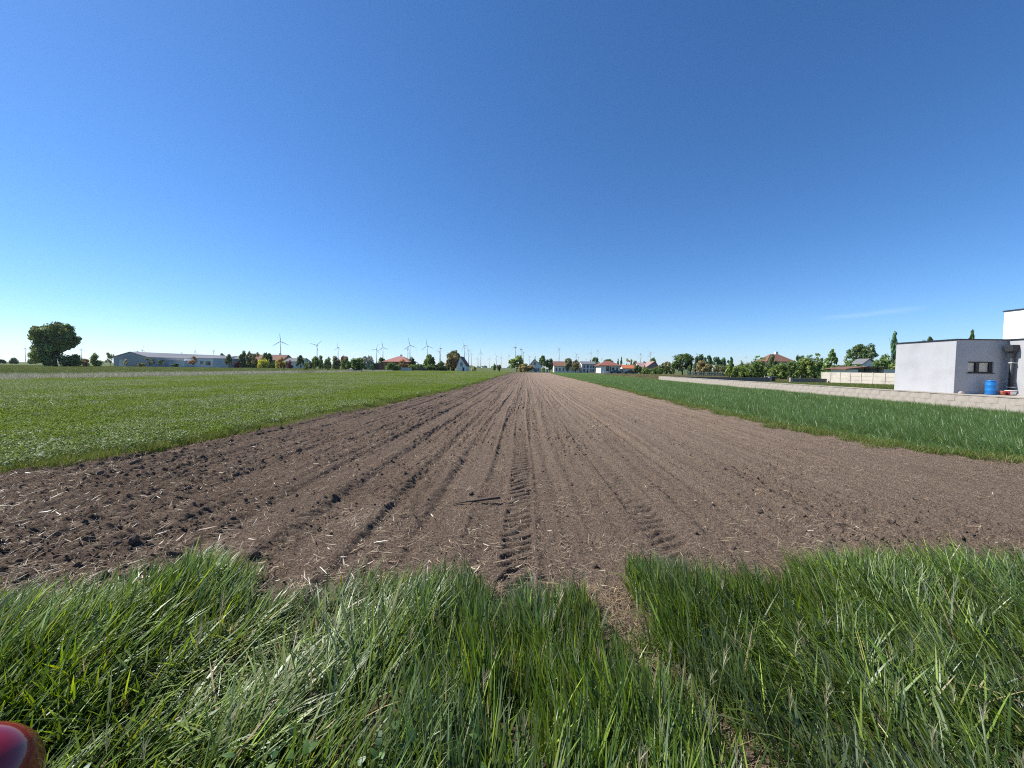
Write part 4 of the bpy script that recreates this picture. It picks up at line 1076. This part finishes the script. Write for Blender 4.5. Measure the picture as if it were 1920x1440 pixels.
house('far_white_house', 'white gable of a house glimpsed behind the shed', 1618, 1640, 96, 3, 682, 673.5, 'y', m_white, m_greytile, [(.4, .6, .6, .85)], over=.3)

# ------------------------------------------------------------------ yard behind the block wall
m_lawn = surf('yard_lawn', (.11, .125, .045), (.085, .11, .032), scale=.8, rough=1, spec=.1, bump=.6, bscale=12)
m_gravel = surf('pale_gravel', (.45, .40, .34), (.36, .32, .27), scale=9, rough=1, bump=.6, bscale=40)
def yz(x, y):                                       # yard height: higher at the house
    return np.interp(y, [8, 24, 41, 52, 62], [.645, .63, .28, .14, -.02])
yys = [6, 12, 18, 24, 32, 41, 46, 52, 58, 64]
vs = []; fs_ = []
for i, yv in enumerate(yys):
    for xv in (18.56, 26, 33, 60): vs.append((xv, yv, float(yz(xv, yv))))
for i in range(len(yys) - 1):
    for k in range(3): fs_.append((i*4+k, i*4+k+1, i*4+5+k, i*4+4+k))
tag(link('lawn', MB().add(vs, fs_).mesh('lawn', m_lawn)), kind='structure')
P, S = fill(lambda y: 18.9, lambda y: 46., 22.6, 64, .9, grow=0)
zz = yz(P[:, 0], P[:, 1]) - .01
n = len(P)
scatter('lawn_grass', np.c_[P, zz], np.c_[np.zeros((n, 2)), rng.uniform(0, 6.28, n)], np.ones((n, 3)) * np.array([1, 1, .6]), rng.integers(0, 4, n), pg, 'short dry lawn grass in the yard behind the block wall', 'grass')
sheet('gravel_strip', [(18.58, 7, .655), (20.4, 7, .655), (20.4, 18.45, .655), (20.0, 21.3, .645), (18.58, 22.3, .645)], m_gravel)
sheet('paving', [(19.9, 7.0, .661), (22.1, 7.0, .661), (22.1, 18.48, .661), (19.9, 18.48, .661)], m_gravel)

# block wall
m_block = surf('concrete_block', (.40, .355, .305), (.30, .265, .225), scale=2.2, rough=1, spec=.1, bump=.9, bscale=45, stain=((.28, .25, .215), 1.7))
m_mortar = surf('mortar', (.36, .325, .28), (.29, .26, .22), scale=9, rough=1)
WX, WY0, WY1, WH = 18.3, 8.0, 53.5, .75
e = empty('block_wall', (WX, WY0, -.09)); tag(e, 'long low concrete block wall between cereal crop and yard', 'wall')
MB().box(.004, .246, .0, WY1 - WY0, 0, WH + .06).build('mortar_core', m_mortar, e)
def block_mesh(Lb, seed):
    rg = random.Random(seed); j = lambda: rg.uniform(-.004, .004)
    b = MB(); g = .0035
    b.box(-.001 + j(), .251 + j(), g + j(), Lb - g + j(), g, .262 - g + j()); return b.mesh('block', m_block)
bm_ = [block_mesh(.5, i) for i in range(5)]; bh = block_mesh(.25, 9)
nb = 0
for cidx in range(3):
    y = 0.0; first = True
    while y < WY1 - WY0 - .01:
        half = first and cidx % 2 == 1; first = False
        Lb = .25 if half or (WY1 - WY0 - y) < .4 else .5
        o = link('block', bh if Lb == .25 else bm_[nb % 5], e, (random.uniform(-.004, .004), y, .262 * cidx + .01)); nb += 1
        y += Lb
wall_cap = MB()
MB().box(-.02, .27, -.01, WY1 - WY0 + .01, .798, .84).build('coping', m_block, e)
# return wall at the far end of the yard, with a gate gap
m_rblock = surf('shaded_block', (.20, .19, .18), (.15, .145, .14), scale=2, rough=1, bump=.7, bscale=30)  # same wall as the blocks; shade of its front painted in as darker tone
for k, (a, b_, lab) in enumerate([(18.56, Xat(1443, 52.5), 'shade-darkened return wall joining the block wall, up to the gate gap'), (Xat(1488, 51), Xat(1551, 51), 'short shade-darkened wall between gate gap and concrete fence')]):
    yq = 52.5 if k == 0 else 51.0
    e = empty('return_wall', (a, yq, 0)); tag(e, lab, 'wall'); w_ = b_ - a; g0 = float(yz(0, yq)) - .15
    MB().box(0, w_, 0, .24, g0, .66).build('wall', m_rblock, e); MB().box(-.03, w_ + .02, -.03, .27, .663, .72).build('coping', m_rblock, e)
    px_ = w_ + .01 if k == 0 else -.36
    MB().box(px_, px_ + .33, -.02, .26, g0, .8).build('post', m_block, e)
e = empty('compost_bin', (Xat(1444, 56), 56, float(yz(0, 56)))); tag(e, 'dark boxy bin with flat lid behind the gate post', 'bin')
MB().box(0, .8, 0, .7, 0, .72).build('body', m_dark, e, bevel=.03); MB().box(-.08, .95, -.06, .78, .723, .82).build('lid', m_greytile, e, bevel=.02)
e = empty('timber_stack', (Xat(1424, 57), 57, float(yz(0, 57)))); tag(e, 'pale stack of boards beside the dark bin', 'stack')
for k in range(5): MB().box(.02 * (k % 2), 1.35 + .03 * (k % 3), 0, .6, .09 * k, .09 * k + .082).build('board', m_gravel, e)

# prefab concrete fence
m_panel = surf('fence_concrete', (.50, .455, .385), (.43, .39, .33), scale=1.6, rough=1, bump=.8, bscale=30, stain=((.36, .325, .275), 1.1))
FX, FY1, FY0 = 39.2, 52.3, 32.8; nb_ = 13; st = (FY1 - FY0) / nb_
e = empty('concrete_fence', (FX, FY0, 0)); tag(e, 'cream precast concrete panel fence across the yard', 'fence')
for k in range(nb_ + 1):
    g0 = float(yz(0, FY0 + k * st)) - .1
    MB().box(-.07, .07, k * st - .055, k * st + .055, g0, 1.60).build('post', m_panel, e)
    if k < nb_:
        z0 = g0 + .05; hh = (1.57 - z0) / 3
        for q in range(3):
            MB().box(-.03 + .004 * q, .03, k * st + .058, (k + 1) * st - .058, z0 + q * hh + .008, z0 + (q + 1) * hh - .008).build('panel', m_panel, e, bevel=.008)
# picket fence far
m_picket = surf('weathered_picket', (.42, .42, .38), (.33, .33, .30), scale=2)
e = empty('picket_fence', (Xat(1288, 118), 118, -.08)); tag(e, 'pale weathered picket fence before the orange garden tree', 'fence')
wl = (1354 - 1288) / F * 118; npk = 24
pk = MB().box(-.07, .07, 0, .06, .05, 1.3).mesh('picket', m_picket)
for k in range(npk): link('picket', pk, e, (wl * k / (npk - 1), 0, random.uniform(-.04, .04)))
MB().box(0, wl, .062, .12, .35, .45).build('rail', m_picket, e); MB().box(0, wl, .062, .12, .95, 1.05).build('rail', m_picket, e)

# flat-roofed shed behind the fence
Ys = 58.0
x0, x1 = Xat(1590, Ys), Xat(1684, Ys); z1 = Zat(1630, 690, Ys)
e = empty('garden_shed', (x0, Ys, .05)); tag(e, 'low shed with thin flat roof behind the concrete fence', 'shed')
w_ = x1 - x0; hh = z1 - .05
MB().box(0, w_ * .2, 0, 3.2, -.1, hh - .25).build('wall', m_white, e)
MB().box(w_ * .2 + .003, w_, 2.6, 3.2, -.1, hh - .02).build('back_wall', m_hall, e)
MB().box(w_ * .72, w_, .05, 2.59, -.1, hh - .12).build('bay', m_halllight, e)
for fx in (.34, .60): MB().box(w_ * fx, w_ * fx + .14, .02, .16, -.1, hh - .03).build('post', m_dark, e)
r_ = MB(); r_.add([(-.7, -.5, hh - .28), (w_ * .35, -.5, hh + .10), (w_ * .35, 3.5, hh + .12), (-.7, 3.5, hh - .2), (-.7, -.5, hh - .16), (w_ * .35, -.5, hh + .22), (w_ * .35, 3.5, hh + .24), (-.7, 3.5, hh - .08)], [(0, 3, 2, 1), (4, 5, 6, 7), (0, 1, 5, 4), (1, 2, 6, 5), (2, 3, 7, 6), (3, 0, 4, 7)])
r_.box(w_ * .35 + .002, w_ + .3, -.5, 3.5, hh + .0, hh + .14); r_.build('roof', m_browntile, e)

# ------------------------------------------------------------------ grey modern house
HX0, HYf, HYb, HXc = 19.84, 18.5, 21.38, 22.11; HB, HT = .62, 3.15
e = empty('modern_house', (0, 0, 0)); tag(e, 'modern flat-roofed grey house with taller white storey', 'house')
# front wing with a real window opening
wx0, wx1 = Xat(1814, HYf), Xat(1862, HYf); wz0, wz1 = Zat(1838, 699.3, HYf), Zat(1838, 678, HYf)
b = MB()
b.box(HX0, wx0, HYf, HYf + .35, HB - .3, HT); b.box(wx1, HXc, HYf, HYf + .35, HB - .3, HT)
b.box(wx0, wx1, HYf, HYf + .35, HB - .3, wz0); b.box(wx0, wx1, HYf, HYf + .35, wz1, HT)
b.build('front_wall', m_grey, e)
MB().box(HX0, HXc + 5, HYf + .352, HYb, HB - .3, HT).build('wing', m_grey, e)
MB().box(HXc + .002, HXc + 8, 7.0, HYf + .35, HB - .3, HT + .003).build('main_block', m_grey, e)
UX = 28.37; UT = Zat(1876, 584.5, 24.0)
MB().box(UX, UX + 9, 6.0, 24.0, HB - .3, UT).build('upper_storey', m_upper, e)
b = MB(); c_ = .05
b.box(HX0 - c_, HXc - c_, HYf - c_, HYf + .3, HT + .006, HT + .05); b.box(HX0 - c_, HX0 + .3, HYf + .303, HYb + c_, HT + .006, HT + .05)
b.box(HXc - c_ + .002, HXc + .3, 7 - c_, HYf + .3, HT + .008, HT + .053); b.box(HX0 + .303, HXc + 5, HYb - .3, HYb + c_, HT + .006, HT + .05)
b.build('roof_edge', m_dark, e)
b = MB(); b.box(UX - c_, UX + .3, 6 - c_, 24.0 + c_, UT + .003, UT + .06); b.box(UX + .303, UX + 9, 23.7, 24.0 + c_, UT + .003, UT + .06); b.build('upper_roof_edge', m_dark, e)
# window: frame set back in its reveal, two sashes with pale blinds behind the glass
m_blind = surf('blind', (.42, .40, .36), (.38, .36, .33), scale=12, aniso=(1, 1, 12))
fr = MB(); y0, y1 = HYf + .06, HYf + .13; q = .055
fr.box(wx0, wx1, y0, y1, wz0, wz0 + q); fr.box(wx0, wx1, y0, y1, wz1 - q, wz1); fr.box(wx0, wx0 + q, y0 + .002, y1, wz0 + q, wz1 - q); fr.box(wx1 - q * 2.2, wx1, y0 + .002, y1, wz0 + q, wz1 - q)
xm = wx0 + (wx1 - wx0) * .42; fr.box(xm - .07, xm + .08, y0 - .01, y1, wz0 + q, wz1 - q)
wn = fr.build('window', m_dark, e)
mt, t, out, N, L = nodes('clear_pane')
p = N('ShaderNodeBsdfGlass', Roughness=0.0, IOR=1.02); gl_ = N('ShaderNodeBsdfGlossy', Roughness=.02); mxs = N('ShaderNodeMixShader'); mxs.inputs[0].default_value = .12
tr_ = N('ShaderNodeBsdfTransparent'); L(tr_.outputs[0], mxs.inputs[1]); L(gl_.outputs[0], mxs.inputs[2]); L(mxs.outputs[0], out.inputs['Surface']); m_clear = mt
t.nodes.remove(p)
MB().box(wx0 + q, xm - .07, y0 + .03, y0 + .036, wz0 + q, wz1 - q).build('pane', m_clear, wn); MB().box(xm + .08, wx1 - q * 2.2, y0 + .03, y0 + .036, wz0 + q, wz1 - q).build('pane', m_clear, wn)
MB().box(wx0 + .002, wx1 - .002, HYf + .16, HYf + .17, wz0 + .002, wz1 - .002).build('blind', m_blind, wn)
MB().box(wx0 - .04, wx1 + .04, HYf - .05, HYf + .055, wz0 - .03, wz0 - .001).build('sill', m_dark, wn)
# rain hopper and downpipe in the inner corner
dp = MB().tube([(HXc - .13, HYf - .30, .62), (HXc - .13, HYf - .30, 2.35)], [.075, .075], 12).build('downpipe', m_dark, e, True)
b = MB(); b.box(HXc - .30, HXc - .003, HYf - .44, HYf - .12, 2.62, 2.92); b.tube([(HXc - .13, HYf - .30, 2.62), (HXc - .13, HYf - .30, 2.50), (HXc - .13, HYf - .30, 2.34)], [.13, .10, .085], 12)
b.build('hopper', m_dark, dp, bevel=.012)
b = MB()
for zc in (1.0, 2.1): b.box(HXc - .22, HXc - .003, HYf - .385, HYf - .215, zc, zc + .03)
b.build('bracket', m_halllight, dp)
# rubble at the corner
e = empty('rubble_stone', (HX0 + .12, HYf - .2, .655)); tag(e, 'small grey stone lying at the corner of the grey house', 'stone')
import bmesh
bm = bmesh.new(); bmesh.ops.create_icosphere(bm, subdivisions=3, radius=.1)
for v in bm.verts: v.co *= 1 + .25 * math.sin(9 * v.co.x / .1 * .3 + 2) * math.cos(7 * v.co.y / .1 * .4); v.co.z *= .7
me = bpy.data.meshes.new('stone'); bm.to_mesh(me); bm.free(); me.materials.append(m_block); so_ = link('stone', me, e, (0, 0, .06))

# blue barrel
m_blue = surf('blue_plastic', (.010, .16, .46), (.008, .14, .41), scale=3, rough=.38, spec=.5)
bx_ = Xat(1862.5, 18.0); e = empty('rain_barrel', (bx_, 18.05, .665)); tag(e, 'blue plastic rain barrel standing against the grey house', 'barrel')
pr_ = [(r_ * .62, z_ * .93) for r_, z_ in [(.0, .0), (.27, .0), (.285, .03), (.29, .18), (.302, .20), (.302, .23), (.29, .25), (.295, .42), (.307, .44), (.307, .47), (.295, .49), (.285, .63), (.28, .66)]]
MB().lathe(pr_, 32).build('body', m_blue, e, True); MB().lathe([(.173, .608), (.186, .612), (.186, .642), (.168, .646), (.155, .628), (0, .628)], 32).build('rim', m_blue, e, True)
# terracotta pot and red tub
m_terra = surf('terracotta', (.44, .13, .075), (.36, .10, .06), scale=8)
m_redpl = surf('red_plastic', (.42, .04, .045), (.36, .035, .04), scale=5, rough=.4, spec=.5)
m_label = surf('white_label', (.80, .79, .78), (.74, .73, .72), scale=9)
Yp = 17.75
e = empty('flower_pot', (Xat(1883, Yp), Yp, .665)); tag(e, 'terracotta coloured flower pot beside the blue barrel', 'pot')
MB().lathe([(0, 0), (.06, 0), (.08, .15)], 20).build('body', m_terra, e, True); MB().lathe([(.08, .145), (.09, .148), (.09, .19), (.076, .19), (.07, .14), (0, .14)], 20).build('rim', m_terra, e, True)
e = empty('plastic_tub', (Xat(1896.5, Yp), Yp + .05, .665)); tag(e, 'low red tub with white label at the foot of downpipe', 'tub')
MB().add([(-.15, -.13, 0), (.15, -.13, 0), (.15, .13, 0), (-.15, .13, 0), (-.17, -.16, .2), (.17, -.16, .2), (.17, .16, .2), (-.17, .16, .2)], [(0, 3, 2, 1), (4, 5, 6, 7), (0, 1, 5, 4), (1, 2, 6, 5), (2, 3, 7, 6), (3, 0, 4, 7)]).build('body', m_redpl, e, bevel=.02)
MB().box(-.185, .185, -.175, .175, .201, .225).build('rim', m_label, e, bevel=.01)
lb = MB().add([(-.11, -.149, .04), (.12, -.149, .04), (.13, -.170, .18), (-.15, -.170, .18)], [(0, 1, 2, 3)]).build('label_panel', m_label, e)
# vehicles / stacks far left
m_carpaint = surf('dark_car_paint', (.02, .022, .026), rough=.25, spec=.6)
def car(label, px, Y, paint, rz=0):
    e = empty('parked_car', (Xat(px, Y), Y, -.08), rz); tag(e, label, 'car')
    side = [(-2.1, .35), (-2.15, .75), (-1.9, .92), (-1.35, .98), (-.75, 1.42), (.75, 1.45), (1.5, 1.0), (2.05, .85), (2.15, .5), (2.1, .3)]
    k = len(side); vs = [(x, -.85, z) for x, z in side] + [(x, .85, z) for x, z in side]
    MB().add(vs, [tuple(range(k)), tuple(range(2*k-1, k-1, -1))] + [((i+1) % k, i, k + i, k + (i+1) % k) for i in range(k)]).build('body', paint, e, bevel=.05)
    MB().add([(-1.15, -.86, 1.0), (1.25, -.86, 1.0), (.68, -.86, 1.38), (-.7, -.86, 1.36)], [(0, 1, 2, 3)]).build('side_window', m_glass, e)
    for wx in (-1.35, 1.35):
        for wy in (-.8, .8):
            MB().tube([(wx, wy - .1, .32), (wx, wy + .1, .32)], [.32, .32], 14).build('wheel', m_dark, e)
car('dark car parked by the hedge under the feathery tree', 790, 145, m_carpaint)
car('dark blue car parked beside the low white terrace wall', 1153, 152, surf('blue_car_paint', (.03, .05, .10), rough=.25, spec=.6))
car('dark green car parked before the orange-roofed shed', 1180, 155, surf('green_car_paint', (.03, .06, .055), rough=.25, spec=.6))
def stack(name, label, px0, px1, Y, h, mat, cat, rows, cols):
    w_ = (px1 - px0) / F * Y; e = empty(name, (Xat(px0, Y), Y, -.08)); tag(e, label, cat)
    for r_ in range(rows):
        for c_ in range(cols):
            a = c_ * w_ / cols; o = MB().box(a + .02, a + w_ / cols - .02, random.uniform(0, .1), 1.0, r_ * h / rows, (r_ + 1) * h / rows - .02).build('log', mat, e, bevel=.04)
stack('wood_pile', 'low dark wood pile before the leafy orchard tree', 649, 667, 100, .55, m_dark, 'wood pile', 3, 4)
stack('log_stack', 'taller dark log stack at the orchard tree trunk', 664, 677, 103, 1.05, m_dark, 'log stack', 4, 3)
e = empty('water_tank', (Xat(660, 103), 103, -.08)); tag(e, 'white plastic tank behind the low dark wood pile', 'tank')
MB().box(-.7, .7, 0, 1, .15, 1.05).build('tank_body', m_white, e, bevel=.12); MB().box(-.75, .75, -.05, 1.05, 0, .14).build('pallet', m_picket, e)
Yf = 148; e = empty('board_fence', (Xat(752, Yf), Yf, -.08)); tag(e, 'dark grey board fence before the salmon-roofed house', 'fence'); wl = 20 / F * Yf
for k in range(8): MB().box(k * wl / 8 + .01, (k + 1) * wl / 8 - .01, random.uniform(-.01, .01), .05, 0, 1.3 + random.uniform(-.03, .03)).build('board', m_hall, e)
MB().box(0, wl, .055, .11, .9, 1.0).build('rail', m_hall, e)

# ------------------------------------------------------------------ broken wooden lath on the soil
m_wood = surf('weathered_wood', (.12, .085, .062), (.075, .052, .04), scale=6, rough=.9, aniso=(1, 12, 12), bump=.6, bscale=30)
a = gp(849, 942, .03); b_ = gp(938, 934, .05); d = b_ - a; Ln = np.linalg.norm(d[:2])
e = empty('wooden_lath', ((a[0]), (a[1]), 0), math.atan2(d[1], d[0])); tag(e, 'broken brown wooden lath lying across the tyre tracks', 'wood')
zs = .022 + float(max(soil_height(np.array([a[0], b_[0]]), np.array([a[1], b_[1]])))) + .012
def lathe_bar(x0, x1, z0, z1, tk, w_):
    return MB().add([(x0, -w_, z0), (x1, -w_, z1), (x1, w_, z1), (x0, w_, z0), (x0, -w_ * .8, z0 + tk * .5), (x1, -w_, z1 + tk), (x1, w_, z1 + tk), (x0, w_ * .8, z0 + tk * .5)], [(0, 3, 2, 1), (4, 5, 6, 7), (0, 1, 5, 4), (1, 2, 6, 5), (2, 3, 7, 6), (3, 0, 4, 7)])
lathe_bar(Ln * .33, Ln, zs, zs + .02, .03, .022).build('long_piece', m_wood, e, bevel=.003)
lathe_bar(0, Ln * .34, zs - .02, zs + .004, .014, .012).build('splintered_end', m_wood, e, bevel=.002)

# ------------------------------------------------------------------ unidentified red thing at the verge, given a ball-and-shaft form
m_red = surf('glossy_red', (.24, .008, .014), (.15, .006, .010), scale=5, rough=.09, spec=.7)
m_pale = surf('pale_band', (.55, .50, .50), (.45, .40, .40), scale=6, rough=.3)
Yr = .98
cpt = at(-100, 1510, Yr)
e = empty('red_object', (cpt[0], cpt[1], 0)); tag(e, 'low unidentified shape with glossy dark red ball head at the grass edge', 'red_object')
rr = .18; zt = cpt[2]
def arc(a0, a1, k, r_): return [(r_ * math.cos(R(a0 + (a1 - a0) * q_ / k)), zt + r_ * math.sin(R(a0 + (a1 - a0) * q_ / k))) for q_ in range(k + 1)]
MB().lathe(arc(-52, 90, 22, rr), 48).build('ball_head', m_red, e, True)
MB().lathe([(.115, -.08), (.115, zt - rr * .76)], 32).build('shaft', m_red, e, True)
MB().lathe(arc(-20, -8, 4, rr * 1.006), 48).build('band', m_pale, e, True)
# ------------------------------------------------------------------ haze over the plain
m_haze = bpy.data.materials.new('haze_air'); m_haze.use_nodes = True
t = m_haze.node_tree; t.nodes.clear()
pv = t.nodes.new('ShaderNodeVolumePrincipled'); pv.inputs['Color'].default_value = (.86, .93, 1, 1); pv.inputs['Density'].default_value = 5e-5; pv.inputs['Anisotropy'].default_value = .2
ho = t.nodes.new('ShaderNodeOutputMaterial'); t.links.new(pv.outputs[0], ho.inputs['Volume'])
hb = MB().box(-GR - 100, GR + 100, -500, GR + 100, -2.0, 215.0).build('haze', m_haze)
tag(hb, 'thin pale haze lying over the far plain', 'haze', kind='stuff')
